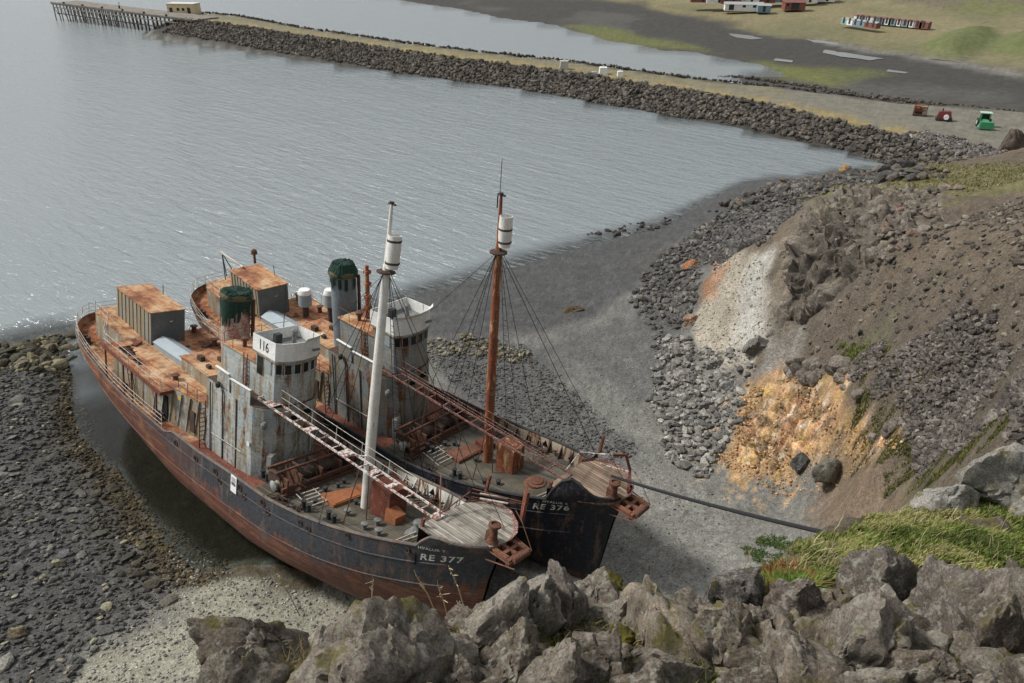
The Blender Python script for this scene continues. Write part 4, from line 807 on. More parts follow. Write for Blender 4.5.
M = dict(
    house=rust_mat('grey_paint_rusting', GREYB, (.38, .40, .385), .38, .66, .52), gunw=rust_mat('grey_brown_rail', (.11, .10, .095), (.16, .13, .11), .35, .1, .2, 2, plates=False, orange=(.16, .075, .045)),
    house2=rust_mat('tan_stained_paint', (.36, .335, .27), GREYB, .38, .66, .72),
    houseb=rust_mat('dull_grey_paint', (.17, .2, .21), (.23, .245, .24), .42, .66, .5),
    shed=rust_mat('shed_side', (.2, .215, .2), (.25, .24, .19), .16, .9, .65), shedf=rust_mat('shed_front_shaded', (.10, .112, .115), (.125, .132, .13), .02, .8, .12, plates=False),
    rdeck=plate_mat('rusted_plate', [(.30, (.10, .04, .03)), (.40, (.22, .08, .045)), (.48, (.36, .15, .065)), (.56, (.42, .25, .14)), (.66, (.52, .42, .32))]),
    rtop=plate_mat('orange_rust_roof', [(.30, (.17, .06, .035)), (.40, (.29, .12, .06)), (.5, (.41, .22, .115)), (.6, (.48, .33, .2)), (.7, (.55, .44, .32))]),
    rust=rust_mat('brown_rust', (.085, .042, .03), (.12, .06, .04), .55, .3, .2, 2, plates=False, dark=(.03, .02, .016), orange=(.2, .09, .05), mid=(.09, .04, .028), tanc=(.2, .15, .1)), rdark=rust_mat('dark_rust', (.05, .034, .028), (.075, .05, .04), .5, .3, .2, 2, plates=False, dark=(.02, .015, .012), orange=(.11, .06, .04), mid=(.05, .03, .024), tanc=(.14, .11, .08)),
    rorange=rust_mat('bright_rust', (.28, .10, .042), (.31, .12, .05), .5, 0, .05, 2, plates=False, dark=(.13, .05, .03), orange=(.36, .15, .07), mid=(.2, .075, .04)),
    brk=rust_mat('bracket_rust', (.19, .085, .055), (.11, .05, .035), .62, 0, .25, 3, plates=False, dark=(.05, .03, .022), orange=(.3, .13, .07), mid=(.1, .045, .03)),
    rred=rust_mat('red_brown_rust', (.15, .045, .03), (.115, .04, .03), .55, .4, .1, 1.5, plates=False, dark=(.05, .022, .016), orange=(.24, .1, .055), mid=(.13, .045, .03)),
    white=rust_mat('chipped_white_paint', (.72, .72, .70), (.64, .65, .63), .14, .85, .05, 1.5, .5, plates=False, tanc=(.45, .4, .3)),
    whiter=rust_mat('white_paint_flaking', (.66, .64, .6), (.58, .55, .52), .53, 0, .3, 4, .6, plates=False, dark=(.14, .06, .05), mid=(.2, .08, .06), orange=(.26, .13, .1), tanc=(.4, .25, .2)),
    maroon=rust_mat('maroon_flaking', (.15, .05, .045), (.12, .04, .035), .42, 0, .42, 4, .6, plates=False, tanc=(.5, .46, .42)),
    mastw=rust_mat('mast_white', (.66, .65, .61), (.58, .57, .53), .22, .9, .16, 2, .5, plates=False), mastr=rust_mat('mast_rust', (.24, .075, .04), (.18, .055, .03), .5, .9, .42, 2, plates=False, tanc=(.5, .33, .17), orange=(.36, .17, .08)),
    inner=rust_mat('bulwark_inside_white', (.6, .6, .56), (.52, .5, .44), .48, .85, .35, 1.6, plates=False), innerb=rust_mat('bulwark_inside_tan', (.36, .31, .24), (.3, .26, .2), .52, .85, .35, 1.6, plates=False),
    blue=flat_mat('pale_blue_sheet', (.30, .35, .38), .45, .1, 1.5), bluew=flat_mat('grey_blue_sheet', (.25, .285, .3), .6, .15, 2),
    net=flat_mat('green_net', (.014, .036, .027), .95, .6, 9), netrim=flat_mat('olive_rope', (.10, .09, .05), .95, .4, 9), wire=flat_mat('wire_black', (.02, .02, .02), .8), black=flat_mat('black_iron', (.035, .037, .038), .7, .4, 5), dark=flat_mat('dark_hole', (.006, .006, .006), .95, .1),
    rail=flat_mat('rail_pale', (.42, .38, .33), .7, .5, 3), railr=flat_mat('rail_rust', (.15, .07, .045), .8, .4, 3), ltext=flat_mat('letter_white', (.6, .6, .55), .7, .35, 14), btext=flat_mat('letter_black', (.02, .02, .022), .7),
    gry=flat_mat('bollard_grey', (.16, .165, .16), .8, .4, 6), sign=flat_mat('sign_white', (.75, .76, .76), .5, .05), ink=flat_mat('sign_ink', (.12, .13, .15), .6), yellow=flat_mat('yellow_plate', (.65, .38, .04), .6, .15),
    glass=flat_mat('window_dark', (.012, .014, .016), .25, .2), rope=flat_mat('rope_black', (.018, .019, .022), .75, .2, 20))
M['plank'] = plank_mat('fore_deck_planks', (.13, .115, .09), (.085, .078, .066), .19, 0, .5)
M['plankw'] = plank_mat('platform_planks', (.42, .39, .33), (.2, .18, .16), .17, 0, 0)
M['plankb'] = plank_mat('platform_planks_worn', (.36, .28, .21), (.2, .13, .09), .2, 0, 0)
HULL = {'A': hull_mat('near_hull_paint', (.022, .025, .03), 3.4, .25), 'B': hull_mat('far_hull_paint', (.006, .0085, .014), .9, .1, .003)}

zg0 = lerp_tab([(0, 7.05), (2, 7.0), (5, 6.65), (8, 6.1), (10.6, 5.55), (13, 5.25), (16, 5.12), (19.6, 5.02), (20.7, 5.5), (24, 5.5), (28, 5.8), (32, 6.0), (35, 6.45), (37.5, 6.95), (39.8, 7.5), (41.5, 7.9), (42.7, 8.2), (46, 9.2)])
ZD = lerp_tab([(0, 6.5), (2, 6.4), (5, 6.0), (8, 5.5), (10.6, 5.1), (13, 4.85), (16, 4.72), (20, 4.65), (24, 4.75), (28, 5.0), (32, 5.3), (36, 5.82), (40, 6.5), (43, 7.2), (47, 8.2)])
def HB(x):
    if x < 8: return 4.2 * max(0, 1 - ((8 - x) / 8) ** 2.3) ** .5
    if x < 30: return 4.2
    return 4.2 * max(0, 1 - ((x - 30) / 16.05) ** 2.7) ** .72
xs_ = lerp_tab([(0, 6.5), (1, 6.0), (2, 4.5), (3, 2.2), (4, .8), (5.5, 0.05), (12, 0)]); xe_ = lerp_tab([(-1, 41), (0, 43.3), (1, 44.4), (3, 45.15), (6.8, 45.6), (9, 46.05), (12, 46.4)])
kk = lerp_tab([(0, 1.0), (6, 1.6), (12, 3.5), (18, 7), (28, 7), (34, 4), (40, 2.2), (46, 1.45)])
PHW = lerp_tab([(42, 2.62), (43.5, 2.6), (44.6, 2.32), (45.4, 1.8), (45.9, 1.25), (46.0, .9)])
def half(s, z, zr):
    xn = s * 46.; q = z / zr; g = (1 - (1 - q) ** kk(xn)) if q < 1 else 1 + .25 * (q - 1) * (xn > 30)
    y = HB(xn) * max(g, 0)
    if xn > 41.5 and z > zr - .6:
        k = min((z - zr + .6) / 1.9, 1.); k = k * k * (3 - 2 * k) * min(xn - 41.5, 1.); y += max(PHW(xn) - y, 0) * k * (.96 if xn < 45.9 else .5)
    return y
def ship(key, pose, P):
    x0, y0, z0, yaw, trim, lst = pose
    root = empty(P['name'], (x0, y0, z0))
    fx = Vector((math.cos(yaw), math.sin(yaw), 0)); pt = Vector((-math.sin(yaw), math.cos(yaw), 0)); up = Vector((0, 0, 1))
    X = fx * math.cos(trim) + up * math.sin(trim); U = up * math.cos(trim) - fx * math.sin(trim); Y = pt * math.cos(lst) - U * math.sin(lst); Z = U * math.cos(lst) + pt * math.sin(lst)
    Mx = Matrix((X, Y, Z)).transposed(); root.rotation_euler = Mx.to_euler()
    tag(root, P['label'], 'ship')
    O = Vector((x0, y0, z0)); MI = Mx.inverted()
    def loc(px, py, z):
        c = MI @ (Vector((0, 0, CAM_H)) - O); d = MI @ (Vector(at(px, py, CAM_H - 10)) - Vector((0, 0, CAM_H))); t = (z - c.z) / d.z; return c + d * t
    hump = P['hump']; rg0 = np.random.default_rng(21 + ord(key))
    def zg(x, sg=-1):
        b = zg0(x)
        if x > 42.6: b = max(b, float(np.interp(x, [42.6, 42.9, 43.3, 43.8, 44.4, 45.2, 46.4], hump if sg < 0 else [8.25, 8.3, 8.4, 8.5, 8.65, 8.85, 9.0])))
        return b
    # ---------------- hull
    NS, NTT = 170, 26; V = []; Vs = []; ss = 1 - (1 - np.linspace(0, 1, NS)) ** 1.0
    ss = .5 - .5 * np.cos(np.linspace(0, math.pi, NS)) * 1.0; ss = .55 * ss + .45 * np.linspace(0, 1, NS)
    top = []
    for i, s in enumerate(ss):
        xn = s * 46; zr = ZD(xn) + .8
        for sg, L_ in ((1, V), (-1, Vs)):
            for j in range(NTT + 1):
                z = zg(xn, sg) * (j / NTT) ** 1.15; x = xs_(z) + s * (xe_(z) - xs_(z)); L_.append((x, sg * half(s, z, zr), z))
    n1 = NTT + 1; H = MB(); F1 = []; F2 = []
    for i in range(NS - 1):
        for j in range(NTT):
            a = i * n1 + j; F1.append((a, a + n1, a + n1 + 1, a + 1)); F2.append((a, a + 1, a + n1 + 1, a + n1))
    H.add(V, [f[::-1] for f in F1]); H.add(Vs, [f[::-1] for f in F2])
    # inside of the bulwark
    hull = H.build('hull', HULL[key], root, True)
    def rimpt(x, sg, inset=0., dz=0.):
        s = x / 46.; z = zg(x, sg) ; y = half(s, z, ZD(x) + .8); return (xs_(z) + s * (xe_(z) - xs_(z)), sg * max(y - inset, 0), z + dz)
    for sg, nm in ((1, 'port'), (-1, 'starboard')):
        for (xa, xb, mt) in ((.2, 20.4, M['rdeck']), (20.4, 45.6, P['inner'])):
            I = MB(); xsn = np.linspace(xa, xb, 70); pts = []
            nz = 7
            for x in xsn:
                zt_, zd_ = zg(x, sg) - .01, ZD(x) - .05
                for k in range(nz):
                    z = zt_ + (zd_ - zt_) * k / (nz - 1); q_ = x / 46; y = max(half(q_, z, ZD(x) + .8) - .07, .004); pts.append((xs_(z) + q_ * (xe_(z) - xs_(z)) - (.03 if x > 44 else 0), sg * y, z))
            Fc = [((i * nz + k, (i + 1) * nz + k, (i + 1) * nz + k + 1, i * nz + k + 1) if sg > 0 else (i * nz + k, i * nz + k + 1, (i + 1) * nz + k + 1, (i + 1) * nz + k)) for i in range(len(xsn) - 1) for k in range(nz - 1)]
            I.add(pts, Fc).build('bulwark_lining', mt, root, True)
        for x in np.arange(21.5, 42.4, 1.05):
            a = rimpt(x, sg, .1, -.05); zd = ZD(x); b = (a[0], sg * (abs(a[1]) - .45), zd + .02); b2 = (a[0], sg * (abs(a[1]) - .06), zd)
            St = MB(); St.add([a, b, b2, (a[0] + .05, a[1], a[2]), (b[0] + .05, b[1], b[2]), (b2[0] + .05, b2[1], b2[2])], [(0, 1, 2), (3, 5, 4), (0, 3, 4, 1), (1, 4, 5, 2), (0, 2, 5, 3)]).build('bulwark_brace', P['brace'], root)
        cp = MB(); xx = np.concatenate([np.linspace(.05, 8, 22), np.linspace(8.5, 42.5, 60), np.linspace(42.6, 45.8, 14)]); 
        for a, b in zip(xx[:-1], xx[1:]):
            p, q = rimpt(a, sg, .04, .03), rimpt(b, sg, .04, .03); cp.tube([p, q], .075 if a < 20 else .09, 6, False)
        cp.build('gunwale_rail', P['gunw'], root, True)
    # deck sheets
    def deck(name, xa, xb, mt, dz=0.):
        D = MB(); xsn = np.linspace(xa, xb, 60); nn = 9; pts = []
        for x in xsn:
            s = x / 46; zd = ZD(x); w = max(half(s, zd, zd + .8) - .08, .01); xx_ = xs_(zd) + s * (xe_(zd) - xs_(zd))
            for k in range(nn):
                u = -1 + 2 * k / (nn - 1); pts.append((xx_, w * u, zd + .10 * (1 - u * u) + dz))
        Fc = [(i * nn + k, (i + 1) * nn + k, (i + 1) * nn + k + 1, i * nn + k + 1) for i in range(len(xsn) - 1) for k in range(nn - 1)]
        return D.add(pts, Fc).build(name, mt, root, True)
    deck('after_deck', .25, 21.2, M['rdeck']); deck('midship_deck', 21.2, 29.4, M['rred']); deck('fore_deck', 29.4, 45.2, M['plank'])
    dz = lambda x, y=0: ZD(x) + .1 * (1 - (y / 4.2) ** 2)
    # ---------------- after deckhouse, boat deck
    bd = lambda x: float(np.interp(x, [2, 9.5, 18.4, 23], [8.25, 7.95, 7.5, 7.75]))
    ow = [(2.3, -1.2), (3.2, -1.9), (9.5, -2.2), (9.6, -3.3), (15.5, -3.35), (22.4, -2.5), (22.4, 2.5), (15.5, 3.35), (9.6, 3.3), (9.5, 2.2), (3.2, 1.9), (2.3, 1.2)]
    h = MB().prism(ow, lambda x, y: ZD(x) - .05, lambda x, y: bd(x) - .06).build('after_house', M['house2'], root)
    MB().prism([(x, y * 1.01) for x, y in ow], lambda x, y: bd(x) - .057, lambda x, y: bd(x) + .0).build('roof', M['rtop'], h)
    # slanted buttress plates on the starboard wall
    for k, x in enumerate(np.arange(16.2, 22.0, .95)):
        for sg in (-1, 1): MB().obox((x, sg * (3.35 - (x - 15.5) * .123 + .04), (ZD(x) + bd(x)) / 2 + .1), ((1, 0, 0), (0, 1, 0), (.22, 0, 1)), (.08, .1, bd(x) - ZD(x) - .15)).build('wall_stiffener', M['house'], h)
    wn_ = MB(); 
    slab = MB(); so = [(9.4, -3.95), (16, -4.0), (18.3, -3.9), (18.4, -2.9), (18.4, 2.9), (18.3, 3.9), (16, 4.0), (9.4, 3.95)]
    # boat deck with its rotted openings on the starboard side
    xs4 = [9.4, 10.4, 12.2, 12.7, 13.9, 18.4]; ys4 = [-3.95, -3.3, -2.35, 0, 2.4, 3.95]; hole = {(1, 1), (3, 1)} if key == 'A' else {(1, 1)}
    for i in range(5):
        for j in range(5):
            if (i, j) in hole: continue
            xa, xb, ya, yb = xs4[i], xs4[i + 1], ys4[j], ys4[j + 1]
            slab.add([(xa, ya, bd(xa) + .03), (xb, ya, bd(xb) + .03), (xb, yb, bd(xb) + .03), (xa, yb, bd(xa) + .03), (xa, ya, bd(xa) - .03 + .03), (xb, ya, bd(xb) - .0), (xb, yb, bd(xb) - .0), (xa, yb, bd(xa) - .0)], [(0, 1, 2, 3), (7, 6, 5, 4), (0, 4, 5, 1), (1, 5, 6, 2), (2, 6, 7, 3), (3, 7, 4, 0)])
    sl = slab.build('boat_deck', M['rdeck'], root)
    E_ = MB()
    for sg in (-1, 1):
        E_.beam((9.4, sg * 3.97, bd(9.4) - .08), (18.4, sg * 3.97, bd(18.4) - .08), .06, .26)
    E_.beam((9.4, -3.95, bd(9.4) - .1), (9.4, 3.95, bd(9.4) - .1), .06, .2); E_.beam((18.4, -3.95, bd(18.4) - .1), (18.4, 3.95, bd(18.4) - .1), .06, .2)
    for (x1, x2, y) in ((10.4, 12.2, -2.85), (12.7, 13.9, -2.85)): E_.beam((x1, y, bd(x1) + .03), (x2, y, bd(x2) + .03), .06, .04)
    for x in (11.0, 11.6, 13.3): E_.beam((x, -3.3, bd(x) + .035), (x, -2.35, bd(x) + .035), .06, .04)
    E_.build('edge_beam', M['rred'], sl)
    for (x1, x2) in ((10.42, 12.18), (12.72, 13.88)): MB().add([(x1, -3.28, bd(x1) + .006), (x2, -3.28, bd(x2) + .006), (x2, -2.37, bd(x2) + .006), (x1, -2.37, bd(x1) + .006)], [(0, 1, 2, 3)]).build('opening_shade', M['dark'], sl)  # dark sheets painted in for the shade inside the rotted openings
    for sg in (-1, 1):
        for x in (9.7, 12.6, 13.9, 17.6):
            MB().beam((x, sg * 3.85, ZD(x) - .05), (x, sg * 3.9, bd(x) - .03), .11, .09).build('post', M['railr'], sl)
    lad = MB()
    for sy in (-3.75, -3.45): lad.beam((13.6, sy, ZD(13.6)), (12.8, sy, bd(12.8)), .05, .05)
    for k in range(8): lad.beam((13.55 - .09 * k, -3.75, ZD(13.6) + .3 + .34 * k), (13.55 - .09 * k, -3.45, ZD(13.6) + .3 + .34 * k), .05, .03)
    lad.build('ladder', M['railr'], sl)
    # ---------------- shed on the boat deck
    a, ya, yb, xa, xb = P['shed']; ca, sa = math.cos(a), math.sin(a); cx, cy = (xa + xb) / 2, (ya + yb) / 2
    def sh(x, y): return (cx + (x - cx) * ca - (y - cy) * sa, cy + (x - cx) * sa + (y - cy) * ca)
    so = [sh(xa, ya), sh(xb, ya), sh(xb, yb), sh(xa, yb)]; zt = P['shedz']
    s_ = MB(); s_.prism(so, 7.7, zt - .05); sb = s_.build('shed', M['shed'], root)
    MB().prism([sh(xb + .005, ya + .02), sh(xb + .05, ya + .02), sh(xb + .05, yb - .02), sh(xb + .005, yb - .02)], 7.75, zt - .07).build('shaded_front_plate', M['shedf'], sb)  # front turned from the light: its shade is put into a darker colour
    MB().prism([sh(xa - .06, ya - .06), sh(xb + .1, ya - .06), sh(xb + .1, yb + .06), sh(xa - .06, yb + .06)], zt - .047, zt + .02).build('roof', M['rtop'], sb)
    R_ = MB()
    for k in range(9):
        x = xa + (xb - xa) * (k + .5) / 9; p = sh(x, ya - .03); R_.beam((*p, 7.8), (*p, zt - .06), .05, .05)
    R_.build('corrugation', M['shed'], sb)
    q = sh(xb + .09, (ya + yb) / 2 + .2); MB().box(q[0], q[0] + .05, q[1] - .12, q[1] + .12, zt - .9, zt - .82).build('handle', M['rail'], sb)
    MB().tube([(*sh(xa + 3.0, yb - .1), zt), (*sh(xa + 3.0, yb - .1), zt + .9)], .03).build('aerial', M['wire'], sb)
    # skylight
    K = P['sky']; kx0, kx1, ky0, ky1 = K; zb_ = bd((kx0 + kx1) / 2) + .03; m_ = (ky0 + ky1) / 2
    sk = MB().add([(kx0, ky0, zb_), (kx1, ky0, zb_), (kx1, ky1, zb_), (kx0, ky1, zb_), (kx0, ky0, zb_ + .55), (kx1, ky0, zb_ + .55), (kx1, ky1, zb_ + .55), (kx0, ky1, zb_ + .55), (kx0, m_, zb_ + .85), (kx1, m_, zb_ + .85)],
                  [(0, 1, 5, 4), (2, 3, 7, 6), (1, 2, 6, 9, 5), (3, 0, 4, 8, 7), (3, 2, 1, 0)]).build('skylight', M['bluew'], root)
    lid = MB()
    for sg, yy in ((-1, ky0), (1, ky1)):
        lid.add([(kx0 - .05, yy + sg * .06, zb_ + .54), (kx1 + .05, yy + sg * .06, zb_ + .54), (kx1 + .05, m_, zb_ + .9), (kx0 - .05, m_, zb_ + .9), (kx0 - .05, yy + sg * .06, zb_ + .58), (kx1 + .05, yy + sg * .06, zb_ + .58), (kx1 + .05, m_, zb_ + .94), (kx0 - .05, m_, zb_ + .94)], [(0, 1, 2, 3)[::-1 if sg < 0 else 1], (4, 5, 6, 7)[::1 if sg < 0 else -1], (0, 4, 5, 1), (1, 5, 6, 2), (3, 7, 4, 0)])
    lid.build('lid', M['blue'], sk)
    for k_ in range(26):
        x, y = rg0.uniform(9.8, 18.2), rg0.uniform(-2.2, 3.6)
        if abs(y - (K[2] + K[3]) / 2) < 1.1 and K[0] - .5 < x < K[1] + .5 or (x < 11.8 and -1.6 < y < 2.2) or (x > 15.5 and abs(y) < 1.5): continue
        c_ = MB(); s1 = rg0.uniform(.12, .4); c_.obox((x, y, bd(x) + .06 + s1 * .15), ((math.cos(k_), math.sin(k_), .1), (-math.sin(k_), math.cos(k_), 0), (0, 0, 1)), (s1 * 2.2, s1, s1 * .35)); c_.build('rust_flake', M[['rdark', 'rred', 'rust', 'gry'][k_ % 4]], sl)
    for (x, y) in ((10, 2.9), (13, 3.0), (16.5, 2.6), (17.4, -2.4)): MB().lathe((x, y, bd(x)), [(.22, 0), (.18, .25), (.18, .5), (.3, .55), (.3, .62), (.04, .68)], 12).build('mushroom_vent', M['rust'], sl, True)
    # ---------------- casing, funnel
    cz = 8.75
    cs = MB().prism([(15.9, -1.2), (22.3, -1.4), (22.3, 1.4), (15.9, 1.2)], lambda x, y: bd(x), cz).build('engine_casing', M['house2'], root)
    MB().prism([(15.8, -1.3), (22.3, -1.5), (22.3, 1.5), (15.8, 1.3)], cz + .003, cz + .06).build('roof', M['rtop'], cs)
    g_ = MB()
    for (x, y, s1) in ((17, -.6, .35), (17.8, .5, .3), (18.6, -.8, .25), (19, .9, .3)): g_.box(x, x + s1 * 1.5, y, y + s1, cz + .06, cz + .06 + s1)
    g_.build('casing_fitting', M['rdark'], cs)
    fxc = P['funx']; fr_ = .92; ft = P['funz']
    fu = MB().lathe((fxc, 0, 0), [(fr_ * .96, cz), (fr_ * .97, cz + .9), (fr_, 12), (fr_, ft)], 28).build('funnel', P['funm'], root, True)
    if P['funband']: MB().lathe((fxc, 0, 0), [(fr_ + .012, 11.2), (fr_ + .015, ft - 1.1)], 28, cap=False).build('funnel_band', P['funband'], fu, True)
    # net draped over the funnel top: ragged skirt
    nb = MB(); n = 56; rg = np.random.default_rng(3 + ord(key)); rows = [(.0, .02), (.5, .06), (.86, .12), (1.0, .06), (1.06, -.3), (1.06, -.75)] if key == 'A' else [(.0, .6), (.5, .6), (.74, .52), (1.02, -.02), (1.06, -.3), (1.06, -.75)]
    for (f, zz) in rows[:-1]:
        for k_ in range(n): t_ = 2 * math.pi * k_ / n; r_ = fr_ * f * 1.09 * (1 + .03 * math.sin(5 * t_)); nb.v.append((fxc + r_ * math.cos(t_), r_ * math.sin(t_), ft + zz + .035 * rg.normal() * (f > .4)))
    for i in range(len(rows) - 2):
        for k_ in range(n): nb.f.append((i * n + k_, i * n + (k_ + 1) % n, (i + 1) * n + (k_ + 1) % n, (i + 1) * n + k_)[::-1])
    nb.build('funnel_cover', M['net'], fu, False)
    MB().lathe((fxc, 0, ft), [(fr_ * 1.1, -.42), (fr_ * 1.16, -.3), (fr_ * 1.16, -.12), (fr_ * 1.08, .0)], 28, cap=False).build('cover_rope', M['netrim'], fu, True)
    sk_ = MB()
    for k_ in range(n):
        if rg.uniform() < P['netgap']: continue
        t0, t1 = 2 * math.pi * k_ / n, 2 * math.pi * (k_ + 1) / n; L_ = P['netlen'] * rg.uniform(.35, 1.15); r1, r2 = fr_ * 1.13, fr_ * 1.05 + .08 * rg.uniform()
        sk_.add([(fxc + r1 * math.cos(t0), r1 * math.sin(t0), ft - .45), (fxc + r1 * math.cos(t1), r1 * math.sin(t1), ft - .45), (fxc + r2 * math.cos(t1), r2 * math.sin(t1), ft - .45 - L_ * rg.uniform(.7, 1)), (fxc + r2 * math.cos(t0), r2 * math.sin(t0), ft - .45 - L_)], [(0, 1, 2, 3)])
    sk_.build('net_skirt', M['net'], fu)
    # steam pipe beside the funnel
    MB().tube([(fxc + .4, 1.05, cz), (fxc + .4, 1.05, ft - .6)], .13, 8).build('steam_pipe', M['rust'], root, True)
    # ---------------- house between funnel and bridge
    h3 = [(22.0, -1.45), (26.2, -1.45), (26.2, 1.3), (22.0, 1.3)]; t3 = P['h3z']
    b3 = MB().prism(h3, 7.6, t3).build('chart_house', P['house'], root); MB().prism([(21.9, -1.55), (26.2, -1.55), (26.2, 1.4), (21.9, 1.4)], t3 + .003, t3 + .07).build('roof', M['rtop'], b3)
    l_ = MB()
    for k_ in range(13): l_.beam((24.6, -1.55, 8.2 + .3 * k_), (25.0, -1.55, 8.2 + .3 * k_), .05, .04)
    l_.beam((24.6, -1.55, 8.), (24.6, -1.55, t3 + .3), .05, .05); l_.beam((25., -1.55, 8.), (25., -1.55, t3 + .3), .05, .05); l_.build('ladder', M['railr'], b3)
    # ---------------- forward house with bridge wings
    f4 = [(22.3, -2.75), (26.2, -2.8), (27.6, -2.7), (28.2, -2.3), (28.5, -1.6), (28.66, -.8), (28.7, 0), (28.66, .8), (28.48, 1.25), (28.05, 1.7), (27.4, 1.9), (26.2, 2.0), (22.3, 2.3)]
    z4 = 9.9; b4 = MB().prism(f4, lambda x, y: ZD(x) - .05, z4).build('forward_house', P['house'], root)
    MB().prism([(x - .02, y * .99) for x, y in f4], z4 + .003, z4 + .05).build('bridge_deck', M['rdark'], b4)
    for sg in (-1,):
        w4 = MB().shell([(23.5, sg * 2.72), (25.0, sg * 2.76)], z4, z4 + 1.25, .06, False).shell([(25.25, sg * 2.76), (26.2, sg * 2.78), (27.3, sg * 2.72)], z4, z4 + 1.05, .06, False).build('wing_screen', P['house'], root)
        lp = MB()
        lp.beam((23.4, sg * 2.75, z4 + 1.27), (25.05, sg * 2.8, z4 + 1.27), .16, .06).beam((25.2, sg * 2.8, z4 + 1.07), (27.4, sg * 2.74, z4 + 1.07), .15, .06).build('capping', M['white'], w4)
        MB().lathe((24.0, sg * 2.95, z4 + .2), [(.1, -.2), (.17, -.1), (.17, .12), (.08, .2)], 10).build('side_lamp', M['black'], w4)
    d4 = MB()
    D0 = MB().box(28.45, 28.55, 0, 0, 0, 0) if False else None
    lk = MB().obox((28.75, -1.95, ZD(28.8) + .95), ((-.5, .86, 0), (-.86, -.5, 0), (0, 0, 1)), (.85, .3, 1.8)).build('steel_locker', M['house'], b4)
    ft4 = MB().lathe((27.4, -2.83, 7.3), [(.16, 0), (.16, .05)], 14, ax='y').build('round_vent_cover', M['white'], b4)
    ft5 = MB().lathe((28.5, -2.45, 8.9), [(.12, -.2), (.2, -.05), (.2, .15), (.1, .28)], 10).build('deck_lamp', M['gry'], b4)
    MB().obox((28.72, -.6, 8.05), ((0, 1, 0), (1, 0, 0), (0, 0, 1)), (1.5, .07, .1)).build('ledge', P['house'], b4)
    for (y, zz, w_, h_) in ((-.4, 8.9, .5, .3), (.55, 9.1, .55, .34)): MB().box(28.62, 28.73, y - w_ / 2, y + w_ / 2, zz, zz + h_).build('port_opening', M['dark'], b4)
    ldr = MB()
    for k_ in range(9): ldr.beam((22.2, -3.2, ZD(22) + .3 + .33 * k_), (22.2, -2.8, ZD(22) + .3 + .33 * k_), .05, .04)
    ldr.beam((22.2, -3.2, ZD(22)), (22.2, -3.2, 8.2), .05, .05); ldr.beam((22.2, -2.8, ZD(22)), (22.2, -2.8, 8.2), .05, .05); ldr.build('ladder', M['rdark'], b4)
    # ---------------- wheelhouse
    wy = 1.52; wo = [(25.95, -wy), (28.0, -wy), (28.35, -1.15), (28.55, -.6), (28.62, 0), (28.55, .6), (28.35, 1.15), (28.0, wy), (25.95, wy)]
    zw = P['wz']
    wh = MB().prism(wo, z4, zw).build('wheelhouse', P['house'], root)
    # windows: one per front bay
    front = wo[1:8]; zs0, zs1 = zw - .95, zw - .3
    for p, q_ in zip(front[:-1], front[1:]):
        p = np.array(p); q_ = np.array(q_); d = q_ - p; L_ = np.linalg.norm(d); d /= L_; nn_ = np.array([d[1], -d[0]]); c_ = (p + q_) / 2 + nn_ * .0
        f_ = MB()
        for (u0, u1, v0, v1) in ((-.42 * L_, -.34 * L_, zs0, zs1), (.34 * L_, .42 * L_, zs0, zs1), (-.42 * L_, .42 * L_, zs1, zs1 + .06), (-.42 * L_, .42 * L_, zs0 - .06, zs0)):
            f_.obox((*(c_ + d * (u0 + u1) / 2 + nn_ * .02), (v0 + v1) / 2), ((*d, 0), (*nn_, 0), (0, 0, 1)), (abs(u1 - u0), .08, v1 - v0))
        win = f_.build('window', P['house'], wh)
        MB().obox((*(c_ + nn_ * .006), (zs0 + zs1) / 2), ((*d, 0), (*nn_, 0), (0, 0, 1)), (.7 * L_, .02, zs1 - zs0)).build('pane', M['glass'], win)
    for sg in (-1, 1):
        for (xa_, xb_, za_, zb2) in ((26.15, 26.75, zw - 1.5, zw - .3), (27.1, 27.65, zw - 1.1, zw - .3)):
            win = MB().box(xa_ - .06, xb_ + .06, sg * wy - .03, sg * wy + .03, za_ - .06, zb2 + .06).build('window', M['house2'], wh)
            MB().box(xa_, xb_, sg * (wy + .045) - .01, sg * (wy + .045) + .01, za_, zb2).build('pane', M['bluew'] if xa_ > 27 else M['glass'], win)
    # white dodger round the open upper bridge
    fl = [(x + (.14 if x > 26 else -.25), y * 1.07) for x, y in wo]; zt2 = zw + 1.05
    dg = MB().shell([(x, y) for x, y in [fl[0]] + fl[1:]], zw - .02, lambda x, y: zt2 + .12 * (x - 26) / 3, .05).build('bridge_screen', M['white'], root)
    MB().prism([(x * 1.0, y * .97) for x, y in fl], zw + .25, zw + .3).build('upper_bridge_floor', M['gry'], dg)
    MB().prism([(x + (.02 if x > 26 else -.02), y * 1.01) for x, y in fl], zw - .16, zw - .024).build('sill_band', M['house2'], dg)
    lip = MB(); 
    for p, q_ in zip(fl[1:7], fl[2:8]):
        o_ = lambda p_: (27 + (p_[0] - 27) * 1.16, p_[1] * 1.07)
        a_, b_ = p, q_; c2, d2 = o_(q_), o_(p); zq = lambda x: zt2 + .12 * (x - 26) / 3
        lip.add([(*a_, zq(a_[0])), (*b_, zq(b_[0])), (*c2, zq(b_[0]) + .3), (*d2, zq(a_[0]) + .3), (*a_, zq(a_[0]) - .03), (*b_, zq(b_[0]) - .03), (*c2, zq(b_[0]) + .27), (*d2, zq(a_[0]) + .27)], [(3, 2, 1, 0), (4, 5, 6, 7), (0, 1, 5, 4), (2, 3, 7, 6), (1, 2, 6, 5), (3, 0, 4, 7)])
    if key == 'B': lip.build('wind_deflector', M['white'], dg)
    else:
        lip2 = MB(); lip2.v = lip.v[24:]; lip2.f = [tuple(i - 24 for i in f) for f in lip.f[18:]]; lip2.build('wind_deflector', M['white'], dg)
